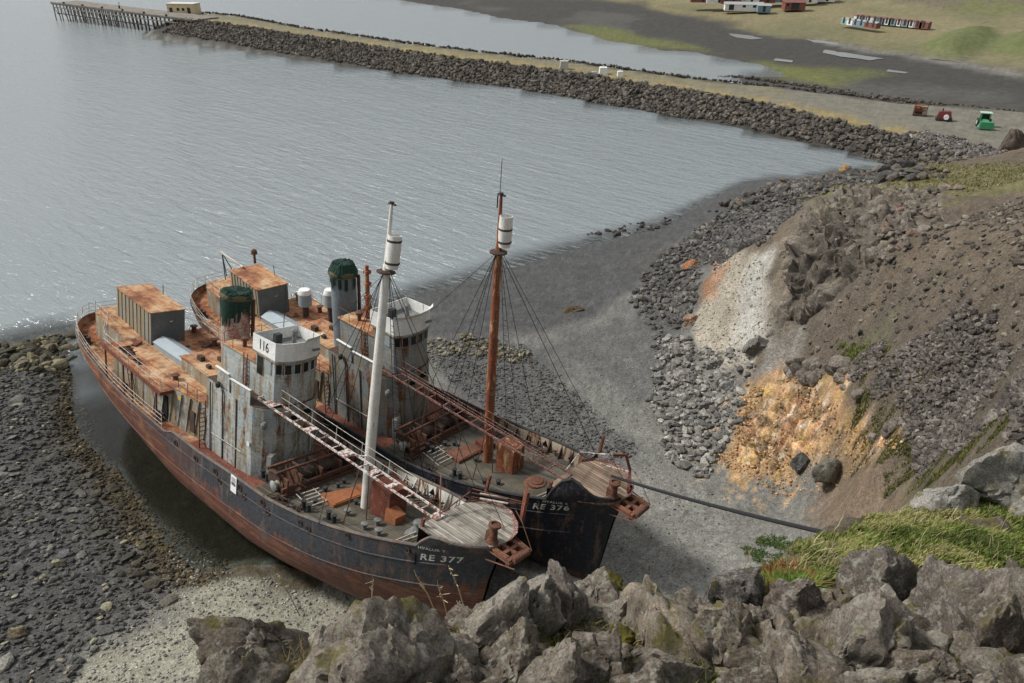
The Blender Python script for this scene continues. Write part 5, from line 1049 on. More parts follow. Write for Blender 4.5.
    MB().lathe((27.4, .2, zw + .3), [(.16, 0), (.14, .8), (.22, .85), (.2, 1.15), (.05, 1.25)], 12).build('binnacle', M['gry'], dg)
    MB().box(26.6, 26.95, -.8, -.35, zw + .3, zw + 1.15).build('flag_locker', M['black'], dg)
    tr = MB()
    for sg in (-1, 1): tr.tube([(26, sg * 1.5, zt2 + .02), (25.6, sg * 1.4, zt2 + .3), (25.6, 0, zt2 + .32)], .025)
    tr.build('screen_rail', M['rail'], dg)
    MB().obox((28.95, .75, zt2 - .45), ((0, 1, 0), (1, 0, 0), (0, 0, 1)), (.5, .16, .12)).build('horn', M['gry'], dg)
    # ---------------- winch
    wc = MB(); zb3 = dz(30.4) + .05; wx = 30.5
    for y in (-2.5, -1.5, 0, 1.5, 2.5): wc.box(wx - .85, wx + .85, y - .06, y + .06, zb3, zb3 + 1.15)
    wc.beam((wx - .8, -2.9, zb3 + 1.35), (wx - .8, 2.7, zb3 + 1.35), .16, .16).beam((wx + .8, -2.9, zb3 + .55), (wx + .8, 2.7, zb3 + .55), .16, .22).beam((wx + .8, -2.9, zb3 + .12), (wx + .8, 2.7, zb3 + .12), .2, .2).beam((wx + .1, -2.9, zb3 + 1.4), (wx + .1, 2.7, zb3 + 1.4), .12, .12)
    for y in (-2.8, -1.2, 1.0, 2.6): wc.beam((wx - .8, y, zb3 + 1.3), (wx + .1, y, zb3 + 1.35), .1, .1)
    wi = wc.build('winch', M['rust'], root)
    for y0_, y1_ in ((-1.4, -.1), (.1, 1.4)): MB().lathe((wx, y0_, zb3 + .7), [(.62, 0), (.62, .08), (.38, .1), (.38, 1.2), (.62, 1.22), (.62, 1.3)], 18, ax='y').build('rope_drum', M['rdark'], wi)
    for y in (-3.05, 2.62): MB().lathe((wx + .1, y, zb3 + .62), [(.1, -.1), (.34, 0), (.22, .12), (.22, .3), (.4, .42)], 16, ax='y').build('warping_end', M['house2'] if y < 0 else M['rust'], wi, True)
    MB().lathe((wx - .3, -2.72, zb3 + .7), [(.66, 0), (.66, .14)], 22, ax='y').build('gear_wheel', M['rdark'], wi)
    MB().lathe((wx - .3, 1.8, zb3 + .7), [(.66, 0), (.66, .14)], 22, ax='y').build('gear_wheel', M['rdark'], wi)
    # gratings across the deck ahead of the winch
    gt = MB()
    for k_ in range(5):
        x = 32.0 + k_ * .42; gt.beam((x, -2.0 - .12 * k_, dz(x, 2) + .32), (x + .1, -.75 - .12 * k_, dz(x, 1) + .32), .06, .05)
    for y in (-2.2, -1.0): gt.beam((31.8, y, dz(32) + .26), (33.8, y - .45, dz(34) + .26), .04, .04)
    gt.build('grating_bar', M['rail'], root)
    # ---------------- mast
    mx = 35.65; zt_ = P['mz']
    ms = MB().tube([(mx, 0, dz(mx) - .05), (mx - .1, 0, 12), (mx - .15, 0, 19.8), (mx - .15, 0, 20.9)], [.31, .3, .23, .19], 18).tube([(mx - .18, 0, 20.7), (mx - .2, 0, zt_)], [.15, .085], 10).build('mast', P['mastm'], root, True)
    MB().lathe((mx - .15, 0, 20.45), [(.28, 0), (.52, .06), (.52, .14), (.28, .2)], 14).build('mast_band', M['rdark'], ms)
    MB().box(mx - .42, mx + .1, -.05, .05, zt_ - .05, zt_ + .05).lathe((mx - .2, 0, zt_), [(.13, 0), (.13, .12)], 8).build('masthead', M['black'], ms)
    if key == 'B': MB().tube([(mx - .3, 0, zt_), (mx - .3, .0, zt_ + 2.0)], .02, 5).tube([(mx - .45, 0, zt_ - .8), (mx - .45, 0, zt_ - .0)], .04, 5).build('aerial', M['wire'], ms)
    bx = mx + .27; bz0 = P['barrel']
    br = MB().lathe((bx, 0, bz0), [(.33, 0), (.38, .5), (.39, 1.0), (.37, 1.8), (.33, 1.8), (.33, 1.4), (.01, 1.4)], 18).build('lookout_barrel', M['mastw'], ms, True)
    for hz_ in (.25, 1.45 if key == 'A' else 1.0): MB().lathe((bx, 0, bz0 + hz_), [(.39, 0), (.405, .03), (.405, .09), (.39, .12)], 18, cap=False).build('barrel_hoop', M['rdark'], ms)
    rg_ = MB()
    # rigging: shrouds with ratlines, stays
    for sg in (-1, 1):
        feet = [(33.6, sg * 4.1, zg(33.6) + .05), (34.6, sg * 4.1, zg(34.6) + .05), (36.4, sg * 4.0, zg(36.4) + .05)]
        tops_ = (mx - .15, sg * .2, 20.5); s_ = MB()
        for f_ in feet: s_.tube([tops_, f_], .022, 4)
        for k_ in range(1, 34):
            u = k_ / 34
            if u < .12: continue
            A_ = [np.array(tops_) * (1 - u) + np.array(f_) * u for f_ in feet[:2]]
            if rg.uniform() < .15: continue
            s_.tube([A_[0], A_[1] + np.array([0, 0, rg.normal() * .04])], .022 if sg > 0 else .016, 4)
        s_.build('shroud', M['wire'], ms)
    s_ = MB().tube([(mx + .1, .1, 20.5), (45.4, .9, 9.3)], .022, 4).tube([(mx, .1, 20.4), (42.6, 2.6, zg(42.4) + .1)], .022, 4)
    s_.tube([(mx - .3, .1, 20.5), (28.5, 1.4, zt2)], .016, 4).tube([(mx - .3, -.1, 20.3), (30, -2.0, dz(30) + 1.2)], .02, 4).build('stay', M['wire'], ms)
    # ---------------- catwalk from bridge to gun platform
    pz = P['pz']; c0 = np.array([26.9, -1.62, 10.1]); c1 = np.array([42.75, -1.15 if key == 'A' else -.95, pz + .03]); cw = .36
    cat = MB()
    for sy in (-cw, cw): cat.beam(c0 + [0, sy, 0], c1 + [0, sy, 0], .07, .12)
    L_ = np.linalg.norm(c1 - c0); n = int(L_ / 1.15)
    for k_ in range(n + 1): p = c0 + (c1 - c0) * k_ / n; cat.beam(p + [0, -cw, 0], p + [0, cw, 0], .07, .05)
    ct = cat.build('catwalk', P['cat'], root)
    for u0, u1 in () if key == 'B' else ((.05, .1), (.30, .33), (.50, .54), (.66, .685), (.76, .78), (.97, 1.0)):
        a_, b_ = c0 + (c1 - c0) * u0, c0 + (c1 - c0) * u1; MB().beam(a_ + [0, 0, .06], b_ + [0, 0, .06], .66, .03).build('tread_plate', M['whiter'], ct)
    hr = MB(); hy = cw + .02
    for u in np.linspace(0, 1, 8)[:-1]:
        p = c0 + (c1 - c0) * u + [0, hy, 0]; hr.tube([p, p + [0, .02, 1.0 if u > .0 else 1.05]], .022, 5)
    for hh in (.5, 1.0):
        hr.tube([c0 + [0, hy, hh], c0 + (c1 - c0) * .5 + [0, hy, hh - .05], c0 + (c1 - c0) * .86 + [0, hy, hh]], .018, 5)
    if key == 'B':
        for u in np.linspace(0, 1, 8)[:-1]:
            p = c0 + (c1 - c0) * u + [0, -hy, 0]; hr.tube([p, p + [0, 0, .9]], .02, 5)
        hr.tube([c0 + [0, -hy, .9], c1 + [0, -hy, .9]], .018, 5)
    hr.build('handrail', M['rail'] if key == 'A' else P['cat'], ct)
    MB().beam((mx, -.3, 9.45), (mx - .9, -1.1, 9.45), .07, .07).build('bracket', M['white'] if key == 'A' else M['rust'], ct)
    for u in ((.62,) if key == 'A' else (.3, .62)):
        p = c0 + (c1 - c0) * u; st_ = MB().tube([p + [0, -cw, 0], (p[0] - .3, p[1] - 1.0, dz(p[0], 2))], .035, 5).tube([p + [0, cw, 0], (p[0] + .2, p[1] + .3, dz(p[0], 2))], .035, 5); st_.build('leg', M['railr'], ct)
    # ---------------- deck gear
    def item(nm, px, py, mt, fn, z=None, par=root, sm=False):
        zz = z if z is not None else 6.0
        for _ in range(4): q = loc(px, py, zz); zz = z if z is not None else dz(min(max(q.x, 0), 45), q.y)
        b = MB(); fn(b, q.x, q.y, zz); return b.build(nm, mt, par, sm)
    bol = lambda s=1.: (lambda b, x, y, z: b.lathe((x, y, z), [(.14 * s, 0), (.14 * s, .32 * s), (.22 * s, .36 * s), (.22 * s, .46 * s), (.05, .5 * s)], 12))
    for px, py, s in P['bollards']: item('bollard', px, py, M['gry'] if s > 1 else M['black'], bol(s * .78), sm=True)
    for px, py in P['bitts']:
        item('mooring_bitts', px, py, M['black'], lambda b, x, y, z: (b.lathe((x - .25, y, z), [(.13, 0), (.13, .5), (.17, .55), (.17, .6)], 10), b.lathe((x + .25, y, z), [(.13, 0), (.13, .5), (.17, .55), (.17, .6)], 10), b.box(x - .5, x + .5, y - .2, y + .2, z, z + .08)))
    def hatch(b, x, y, z): pass
    hx = 33.35; ht = MB().prism([(33.0, -1.3), (34.45, -1.45), (34.6, .75), (33.55, .75)], lambda x, y: dz(x) - .03, dz(34) + .3).build('hatch', P['hatch'], root)
    MB().prism([(33.7, .85), (34.75, .75), (34.85, 1.65), (33.9, 1.7)], lambda x, y: dz(x) - .03, dz(34) + .52).build('raised_hatch', P['hatch2'], root)
    MB().prism([(33.1, -1.2), (34.4, -1.32), (34.5, .65), (33.62, .66)], dz(34) + .303, dz(34) + .34).build('cover_plate', P['hatch'], ht)
    tk = P['trunk']; x0_, x1_, y0_, y1_, hh_ = tk
    tb = MB().add([(x0_, y0_, dz(x0_)), (x1_, y0_ + .2, dz(x1_)), (x1_, y1_, dz(x1_)), (x0_, y1_, dz(x0_)), (x0_, y0_, dz(x0_) + hh_), (x1_, y0_ + .2, dz(x1_) + hh_ - .5), (x1_, y1_, dz(x1_) + hh_ - .5), (x0_, y1_, dz(x0_) + hh_)], [(0, 3, 2, 1), (4, 5, 6, 7), (0, 1, 5, 4), (1, 2, 6, 5), (2, 3, 7, 6), (3, 0, 4, 7)]).build('companionway', P['trunkm'], root)
    if key == 'A':
        q = loc(394, 522, dz(38.3)); MB().add([(q.x - .45, q.y - .35, dz(38)), (q.x + .45, q.y - .35, dz(38)), (q.x + .45, q.y + .45, dz(38)), (q.x - .45, q.y + .45, dz(38)), (q.x - .45, q.y - .35, dz(38) + .85), (q.x + .45, q.y - .35, dz(38) + .65), (q.x + .45, q.y + .45, dz(38) + .65), (q.x - .45, q.y + .45, dz(38) + .85)], [(0, 3, 2, 1), (4, 5, 6, 7), (0, 1, 5, 4), (1, 2, 6, 5), (2, 3, 7, 6), (3, 0, 4, 7)]).build('small_hatch', M['rorange'], root)
        q = loc(417, 536, dz(39.8)); MB().lathe((q.x, q.y, dz(39.8)), [(.72, 0), (.72, .08), (.5, .12), (.44, .4), (.28, .55), (.25, .8), (.31, .85), (.29, .95), (.05, .99)], 24).build('capstan', M['gry'], root, True)
    else:
        q = loc(536, 486, dz(39.6)); MB().lathe((q.x, q.y, dz(39.6)), [(.8, 0), (.8, .14), (.62, .2), (.6, .36), (.42, .4), (.4, .46), (.04, .48)], 24).build('capstan_base', M['brk'], root, True)
    # spars lying forward
    for (a_, b_) in P['spars']:
        p, q = loc(*a_, dz(41) + .2), loc(*b_, dz(41) + .2); MB().tube([p, q], .055, 6).build('loose_spar', M['rail'], root)
    # clutter along the bulwark: rope, chain, broken gear
    for sg, xs5 in ((1, (32.5, 34, 35.2, 36.3, 37.2, 38.4)), (-1, (31.5, 33.2))):
        for x in xs5:
            c_ = MB()
            for _ in range(7):
                px_, py_ = x + rg.normal() * .35, sg * (3.1 + rg.normal() * .25); pts = [(px_ + rg.normal() * .25, py_ + rg.normal() * .2, dz(px_, 3) + .05 + .3 * rg.uniform()) for _k in range(4)]; c_.tube(pts, .045, 5)
            c_.build('rope_heap', M['rdark'], root)
    # bulwark openings on the port side
    for x in (37.6, 40.2):
        y = HB(x) - .12
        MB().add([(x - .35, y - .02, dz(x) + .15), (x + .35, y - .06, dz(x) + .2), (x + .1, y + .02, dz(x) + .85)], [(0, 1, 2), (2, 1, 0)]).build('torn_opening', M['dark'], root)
    # ---------------- gun platform
    po = [(42.45, -2.5), (43.4, -2.55), (44.6, -2.3), (45.6, -1.75), (46.4, -1.0), (46.7, 0), (46.45, .8), (45.8, 1.5), (44.9, 2.1), (43.9, 2.2), (42.9, 1.7), (42.45, .9)]
    po = [(x if x < 44 else 44 + (x - 44) * .82, y) for x, y in po]
    if key == 'B': po = [(x - .05, y * .92) for x, y in po]
    gp = MB().prism(po, pz - .12, pz).build('gun_platform', P['platm'], root)
    ed = MB(); pe = [(x * 1.0, y) for x, y in po[5:]]
    for p, q in zip(pe[:-1], pe[1:]):
        ed.add([(*p, pz + .003), (*q, pz + .003), (q[0] + .18 * (q[0] > 45), q[1] + .1, pz + .16), (p[0] + .18 * (p[0] > 45), p[1] + .1, pz + .16), (p[0] + .04, p[1] + .05, pz - .1), (q[0] + .04, q[1] + .05, pz - .1)], [(0, 1, 2, 3), (3, 2, 5, 4)])
    ed.build('platform_kerb', M['maroon'], gp)
    bk = MB().add([(42.46, -2.5, ZD(42.4) - .1), (42.46, 2.5, ZD(42.4) - .1), (42.46, 2.5, pz - .13), (42.46, -2.5, pz - .13)], [(0, 1, 2, 3), (3, 2, 1, 0)]).build('break_bulkhead', M['rdark'], gp)
    for sg in (-1, 1): MB().beam((42.6, sg * 2.4, pz), (42.7, sg * 2.45, pz + (1.3 if sg > 0 else .5)), .16, .14).build('stanchion', M['rred'], gp)
    if key == 'A':
        MB().add([(45.2, 2.3, pz), (45.5, 2.1, pz), (45.5, 2.2, pz + 1.7), (45.1, 2.45, pz + 1.6), (45.3, 2.4, pz), (45.6, 2.2, pz), (45.6, 2.3, pz + 1.7), (45.2, 2.55, pz + 1.6)], [(0, 1, 2, 3), (7, 6, 5, 4), (0, 4, 5, 1), (1, 5, 6, 2), (2, 6, 7, 3), (3, 7, 4, 0)]).build('torn_plate', M['rred'], gp)
    gx, gy = (45.75, -.55) if key == 'A' else (45.6, -.5)
    gm = MB().lathe((gx, gy, pz), [(.34, 0), (.24, .2), (.19, .8), (.24, .86), (.24, .92)], 16).box(gx - .34, gx - .08, gy - .2, gy + .2, pz, pz + .6).build('gun_mount', M['rust'], gp)
    MB().lathe((gx, gy, pz + .92), [(.33, 0), (.33, .12), (.2, .16), (.2, .08), (.02, .08)], 16).build('turntable_ring', M['rust'], gm)
    # bow roller bracket with holes
    f_ = MB(); bx0, bx1 = 45.85, 47.0; bz = pz - .1
    for (xa_, xb_, ya_, yb_) in ((bx0, bx0 + .25, -.9, .7), (bx0 + .25, bx1, -.9, -.62), (bx0 + .25, bx1, .42, .7), (bx0 + .25, bx1, -.2, .0), (bx0 + .65, bx0 + .85, -.62, .42), (bx1, bx1 + .22, -.9, .7)):
        f_.box(xa_, xb_, ya_ + .0, yb_ + .0, bz - .22 - .004 * len(f_.v), bz - .001 * len(f_.v))
    fb = f_.build('bow_bracket', M['brk'], gp)
    MB().box(bx0 - .1, bx1 + .1, -.7, .5, bz - .45, bz - .3).build('lower_plate', M['rdark'], fb)
    MB().lathe((bx1 + .3, -.7, bz - .12), [(.16, 0), (.16, 1.2)], 12, ax='y').build('roller', M['rust'], fb, True)
    MB().tube([(45.6, -1.0, bz - .1), (47.3, -1.0, bz - .15), (47.3, .8, bz - .15), (46.0, .85, bz)], .04, 5).tube([(47.3, .8, bz - .15), (46.3, 1.0, bz + .9), (45.3, 1.7, bz + .8)], .022, 5).tube([(46, -1.2, bz - .5), (47.6, -.9, bz - .3)], .04, 5).build('guard_rail', M['railr'], fb)
    # ---------------- rails aft
    def rails(pts, hgt, nr_, mt, every=1.5, r=.022):
        b = MB(); P_ = [np.array(p, float) for p in pts]
        for k_ in range(1, nr_ + 1): b.tube([p + [0, 0, hgt * k_ / nr_] for p in P_], r, 5)
        d_ = 0
        for p, q in zip(P_[:-1], P_[1:]):
            L2 = np.linalg.norm(q - p); m_ = max(1, round(L2 / every))
            for i_ in range(m_): w_ = p + (q - p) * i_ / m_; b.tube([w_, w_ + [0, 0, hgt]], r * 1.2, 5)
        b.tube([P_[-1], P_[-1] + [0, 0, hgt]], r * 1.2, 5)
        return b.build('railing', mt, root)
    rp = [rimpt(x, -1, .05) for x in (19, 16.5, 14, 11.5, 9, 7, 5, 3.5, 2, 1, .4)] + [rimpt(x, 1, .05) for x in (.4, 1, 2, 3.5, 5, 7, 9, 11.5, 14, 16.5, 19)]
    rails(rp, 1.0, 3, M['rail'], 1.8)
    for sg in (-1, 1): rails([(x, sg * 3.9, bd(x) + .03) for x in (18.3, 15, 12, 9.4)] + [(6, sg * 2.1, bd(6)), (3, sg * 1.8, bd(3))], 1.0, 2, M['rail'], 1.6)
    for sg in (-1, 1): rails([(18.6, sg * 2.8, bd(18.6)), (22.4, sg * 2.8, bd(22.4))], .95, 2, M['railr'], 1.3)
    # gear on the after deck
    for (x, y) in ((4.2, -3.0), (11.6, -3.3), (4.6, 2.9), (16.9, -3.35)):
        bb = MB(); z_ = dz(x, y)
        for d_ in (-.28, .28): bb.lathe((x + d_, y, z_), [(.15, 0), (.13, .4), (.19, .44), (.19, .52)], 10)
        bb.box(x - .55, x + .55, y - .22, y + .22, z_, z_ + .07); bb.build('mooring_bitts', M['rdark'], root)
    for sg in (-1, 1):
        for off_ in (.05, 1.6):
            pts = []
            for x in np.linspace(3, 44.2, 60): z = ZD(x) - off_; q = x / 46; pts.append((xs_(z) + q * (xe_(z) - xs_(z)), sg * (half(q, z, ZD(x) + .8) + .015), z))
            MB().tube(pts, .045, 5).build('rubbing_strake', HULL[key], root, True)
    # pipes, conduits and hand grips on the houses
    for k_, (y, z0_, z1_) in enumerate(((-1.2, 6, 9.4), (-.2, 5.5, 9.8), (.9, 5.6, 9.2))):
        MB().tube([(28.78, y, z0_), (28.78, y, z1_), (28.6, y, z1_ + .15)], .04 + .01 * k_, 6).build('conduit', P['house'], b4)
    for x in (22.9, 24.4, 26.0): MB().beam((x, -2.82, ZD(x)), (x, -2.86, 9.85), .06, .07).build('wall_seam', M['rdark'], b4)
    MB().tube([(23.2, -2.8, 6.3), (23.2, -2.92, 6.3), (26.8, -2.95, 6.5), (26.8, -2.8, 6.5)], .025, 5).build('hand_grip', M['rail'], b4)
    rails([(26.0, 1.95, z4 + .05), (22.6, 2.2, z4 + .05)], .95, 2, M['railr'], 1.1)
    rails([(23.2, -1.5, t3 + .07), (22.1, -1.45, t3 + .07), (22.1, 1.3, t3 + .07), (25.4, 1.3, t3 + .07)], .8, 1, M['railr'], 1.0, .018)
    for (x, y, z, r_, h_) in ((24.6, .6, t3, .14, .7), (23.3, -.7, t3, .2, .45), (25.2, -.9, t3, .1, 1.0)): MB().lathe((x, y, z + .05), [(r_ * .7, 0), (r_ * .7, h_), (r_ * 1.3, h_ + .03), (r_ * 1.2, h_ + .2), (.02, h_ + .25)], 10).build('vent_pipe', M['rust'], b3, True)
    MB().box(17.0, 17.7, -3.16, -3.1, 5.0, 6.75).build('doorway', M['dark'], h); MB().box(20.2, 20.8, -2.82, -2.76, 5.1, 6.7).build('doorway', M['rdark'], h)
    # ---------------- hull fittings on both sides
    def hole(x, z, sg, r=.17):
        s = x / 46; y = half(s, z, ZD(x) + .8) + .012; b = MB(); prof = [(r * 1.45, -.02), (r * 1.45, .04), (r, .04), (r, .0)] if sg > 0 else [(r * 1.45, .02), (r * 1.45, -.04), (r, -.04), (r, .0)]
        X_ = xs_(z) + s * (xe_(z) - xs_(z)); o = b.lathe((X_, sg * y, z), prof, 14, ax='y', cap=False).build('hawse_hole', M['rdark'], root, True)
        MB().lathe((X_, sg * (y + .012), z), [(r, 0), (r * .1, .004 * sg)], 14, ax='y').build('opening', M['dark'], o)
    for sg in (-1, 1):
        for x, z in ((21.1, 4.9), (23.8, 4.95), (26.3, 5.15), (26.75, 4.75), (29.2, 5.4), (29.65, 5.05), (31.7, 5.6), (32.2, 5.25), (35.2, 6.05), (35.9, 6.0), (38.7, 7.0), (42.2, 7.7)): hole(x, z, sg, .17 if x < 34 else .13)
    # anchor recess
    for sg in (-1, 1):
        x, z = 43.2, 5.6; s = x / 46; y = half(s, z, ZD(x) + .8) + .02; MB().lathe((x - .8, sg * y, z), [(.3, -.03 * sg), (.3, .04 * sg), (.16, .06 * sg)], 14, ax='y').build('anchor_pipe', M['rdark'], root)
    # lettering following the plating
    def letter(txt, xc, zc, hgt, sg, sx=1., name='lettering'):
        cu = bpy.data.curves.new(name, 'FONT'); cu.body = txt; cu.size = hgt / .7; cu.space_character = 1.12; cu.offset = .012 * hgt / .45; cu.resolution_u = 3
        to = bpy.data.objects.new(name, cu); COL.objects.link(to); bpy.context.view_layer.update()
        me = bpy.data.meshes.new_from_object(to.evaluated_get(bpy.context.evaluated_depsgraph_get())); bpy.data.objects.remove(to)
        bm = bmesh.new(); bm.from_mesh(me); bmesh.ops.subdivide_edges(bm, edges=[e for e in bm.edges if e.calc_length() > hgt * .3], cuts=2); bm.to_mesh(me); bm.free()
        co = np.array([v.co[:] for v in me.vertices]); co[:, 0] -= co[:, 0].mean()
        slope = math.radians(P['tslope'])
        for v, c_ in zip(me.vertices, co):
            u, w_ = c_[0] * sx * (-1 if sg > 0 else 1), c_[1]; x = xc + u * math.cos(slope) - (w_ - 0) * math.sin(slope) * 0; z = zc + w_ + u * math.tan(slope)
            s = x / 46.; 
            y = half(s, z, ZD(x) + .8) + .02; v.co = (xs_(z) + s * (xe_(z) - xs_(z)), sg * y, z)
        me.materials.clear(); me.materials.append(M['ltext']); o = bpy.data.objects.new(name, me); COL.objects.link(o); o.parent = hull; return o
    for tx, xc, zc, hh_ in P['letters']:
        for sg in (-1, 1): letter(tx, xc, zc, hh_, sg)
    if key == 'A':
        # painted number on the screen's starboard side
        cu = bpy.data.curves.new('number', 'FONT'); cu.body = '116'; cu.size = .92; cu.space_character = 1.0; cu.offset = .008; to = bpy.data.objects.new('number', cu); COL.objects.link(to); bpy.context.view_layer.update()
        me = bpy.data.meshes.new_from_object(to.evaluated_get(bpy.context.evaluated_depsgraph_get())); bpy.data.objects.remove(to)
        for v in me.vertices: v.co = (26.35 + v.co.x * .8, -wy * 1.07 - .012, zw + .26 + v.co.y)
        me.materials.clear(); me.materials.append(M['btext']); o = bpy.data.objects.new('painted_number', me); COL.objects.link(o); o.parent = dg
        # notice on the bulwark
        x, z = 28.25, 5.32; y = half(x / 46, z, ZD(x) + .8) + .05
        nt = MB().obox((x, -y, z), ((1, 0, 0), (0, 1, 0), (0, .02, 1)), (.62, .03, 1.15)).build('notice_board', M['sign'], root); ik = MB()
        for k_, (w_, h_) in enumerate(((.4, .05), (.46, .05), (.44, .05), (.3, .04), (.48, .16), (.4, .04))): ik.box(x - w_ / 2, x + w_ / 2, -y - .024, -y - .018, z + .42 - k_ * .1 - h_ / 2, z + .42 - k_ * .1 + h_ / 2)
        ik.build('print', M['ink'], nt)
        MB().box(19.0, 19.35, -3.03, -3.0, 7.05, 7.3).build('yellow_plate', M['yellow'], h)
    if key == 'B':
        # signal pole, drum ventilators, derrick aft
        sp = MB().tube([(23.4, 0, t3), (23.4, 0, 16.0)], [.2, .13], 8)
        for zz in (12.8, 13.6, 14.6, 15.5): sp.beam((23.4 - .35, 0, zz), (23.4 + .35, 0, zz), .08, .08).box(23.25, 23.6, -.22, .22, zz - .1, zz + .15)
        sp.build('signal_pole', M['mastr'], root)
        for (x, y, z1_, z2_, r_) in ((13.2, 1.5, 8.0, 9.3, .55), (16.6, 1.6, 7.9, 10.4, .5)):
            v_ = MB().lathe((x, y, z1_), [(.26, 0), (.26, z2_ - z1_)], 12).build('ventilator_trunk', M['rdark'], root, True); MB().lathe((x, y, z2_ - .3), [(r_, 0), (r_, 1.0), (r_ * .8, 1.08), (.05, 1.1)], 18).build('drum_head', M['bluew'], v_, True)
            MB().lathe((x, y, z2_ + .72), [(r_ + .015, 0), (r_ + .015, .1), (r_ * .8, .385 - .0), (.05, .4)], 18).build('drum_lid', M['white'], v_, True)
        p0, p1 = loc(222, 253, 11.0), loc(243, 267, 10.7); MB().tube([p0, p1], .09, 8).build('derrick_boom', M['rail'], root)
        dk = MB(); 
        for q_ in ((1.6, .2), (2.3, -.3), (2.0, .9)): dk.tube([p0, (q_[0] + .6, q_[1] + .4, 8.3)], .04, 5)
        dk.build('derrick_leg', M['wire'], root)
        q = loc(255, 262, 10.6); MB().lathe((q.x, q.y, 10.5), [(.12, 0), (.1, .8), (.28, .85), (.24, 1.2), (.1, 1.3)], 10).build('lamp_post', M['rust'], root)
        cap = MB().lathe((mx, 0, 0), [(.3, dz(mx)), (.36, dz(mx) + 1.4)], 14, cap=False)
        # torn rail structure on the far bow
        rr = MB(); a_, b_, c_ = loc(626, 455, pz + 1.9), loc(630, 470, pz + .9), loc(628, 493, pz); rr.beam(a_, b_, .14, .1).beam(b_, c_, .16, .12); rr.beam(loc(613, 455, pz + 1.9), a_, .09, .14); rr.build('broken_rail_post', M['rred'], gp)
        r2 = MB(); r2.tube([loc(600, 454, pz + 1.3), loc(624, 455, pz + 1.6)], .05).tube([loc(600, 464, pz + .7), loc(630, 472, pz + .7)], .04).tube([loc(566, 470, pz + .9), loc(580, 452, pz + .9), loc(600, 454, pz + 1.3)], .035).build('platform_rail', M['whiter'], gp)
    else:
        r2 = MB(); 
        for k_ in range(4): r2.tube([(42.6, 1.2 + .0 * k_, pz + .25 * k_ + .1), (44 + .5 * k_, 2.6, pz + .25 * k_ + .1)], .025, 5)
        r2.tube([loc(440, 517, pz + .3), loc(441, 475, pz + 1.6)], .04); r2.tube([loc(441, 513, pz + .2), loc(470, 492, pz + .9)], .04); r2.build('platform_rail', M['railr'], gp)
        r3 = MB()
        for sg in (-.3, .3): r3.tube([loc(480, 496 + sg * 8, pz + .6), loc(508, 501 + sg * 8, pz + .8)], .05)
        r3.build('loose_rail', M['rail'], gp)
        MB().tube([(24.2, 1.6, t3), (24.2, 1.6, 16.3)], .03, 5).build('aerial', M['wire'], b3)
    return root, loc
POSE_A = (-36.61, 55.845, .258, -.71388, .0041, .23172); POSE_B = (-28.586, 61.96, .257, -.72998, -.0149, .08252)
PA = dict(name='whaling_ship', label='nearer rusty whaling ship with a white mast and the bow marked RE 377', hump=[8.25, 8.7, 9.2, 9.36, 9.36, 9.36, 9.36], inner=M['inner'], brace=M['inner'], gunw=M['gunw'],
    shed=(R(-4), -.85, 1.75, 4.3, 11.1), shedz=10.55, sky=(11.5, 15.9, -1.1, .35), funx=21.0, funz=15.1, funm=M['house2'], funband=rust_mat('flaking_red_band', (.25, .07, .06), (.3, .27, .22), .25, .1, .5, 3, plates=False, tanc=(.45, .43, .38)), netlen=1.7, netgap=.0,
    h3z=12.0, house=M['house'], wz=12.98, mz=24.2, mastm=M['mastw'], barrel=20.85, cat=M['whiter'], pz=9.4, platm=M['plankw'], hatch=M['rorange'], hatch2=M['rorange'], trunk=(36.5, 37.9, -.45, 1.15, 2.3), trunkm=M['rred'],
    bollards=[(325, 492, 1), (338, 488, 1), (344, 484, 1), (356, 505, 1), (347, 516, 1.25), (315, 505, 1), (364, 530, 1.25), (377, 526, 1.25), (378, 536, 1.25)], bitts=[(306, 511), (331, 522), (265, 480)],
    spars=[((395, 541), (416, 532)), ((420, 528), (433, 524)), ((403, 541), (424, 534))], letters=[('RE 377', 43.75, 7.55, .44), ('HVALUR 7', 43.4, 8.25, .2)], tslope=13)
PB = dict(name='whaling_ship', label='farther rusty whaling ship with a rust brown mast and the bow marked RE 376', hump=[8.5, 9.2, 10.0, 10.45, 10.2, 9.5, 9.15], inner=M['innerb'], brace=M['rdark'], gunw=M['black'],
    shed=(R(-6), -1.3, 1.35, 6.2, 11.3), shedz=10.5, sky=(11.7, 15.3, -1.7, -.2), funx=20.65, funz=14.9, funm=rust_mat('blue_grey_funnel', (.16, .19, .21), (.13, .155, .175), .12, .9, .12, plates=False), funband=None, netlen=.9, netgap=.35,
    h3z=11.9, house=M['houseb'], wz=12.9, mz=23.9, mastm=M['mastr'], barrel=21.0, cat=M['maroon'], pz=9.05, platm=M['plankb'], hatch=M['brk'], hatch2=M['rred'], trunk=(36.85, 38.1, -.55, .75, 2.3), trunkm=M['mastr'],
    bollards=[(445, 446, 1), (454, 446, 1), (476, 462, 1), (484, 484, 1), (498, 485, 1), (508, 470, 1)], bitts=[(457, 478), (430, 452)],
    spars=[((528, 500), (548, 492)), ((534, 502), (552, 492))], letters=[('RE 376', 42.95, 7.45, .44), ('*', 41.5, 7.15, .5), ('HVALUR 6', 43.2, 8.12, .2)], tslope=16)
shipA, locA = ship('A', POSE_A, PA); shipB, locB = ship('B', POSE_B, PB)
# ================================================================== FAR THINGS
WOOD = rust_mat('pier_timber', (.15, .135, .115), (.21, .19, .165), .3, .6, .2, .6, plates=False, dark=(.03, .026, .022), orange=(.1, .08, .06), mid=(.06, .05, .04))
WOODD = flat_mat('wet_timber', (.05, .045, .04), .9, .4, 1)
def fz(px, py, z): return np.array(at(px, py, z))
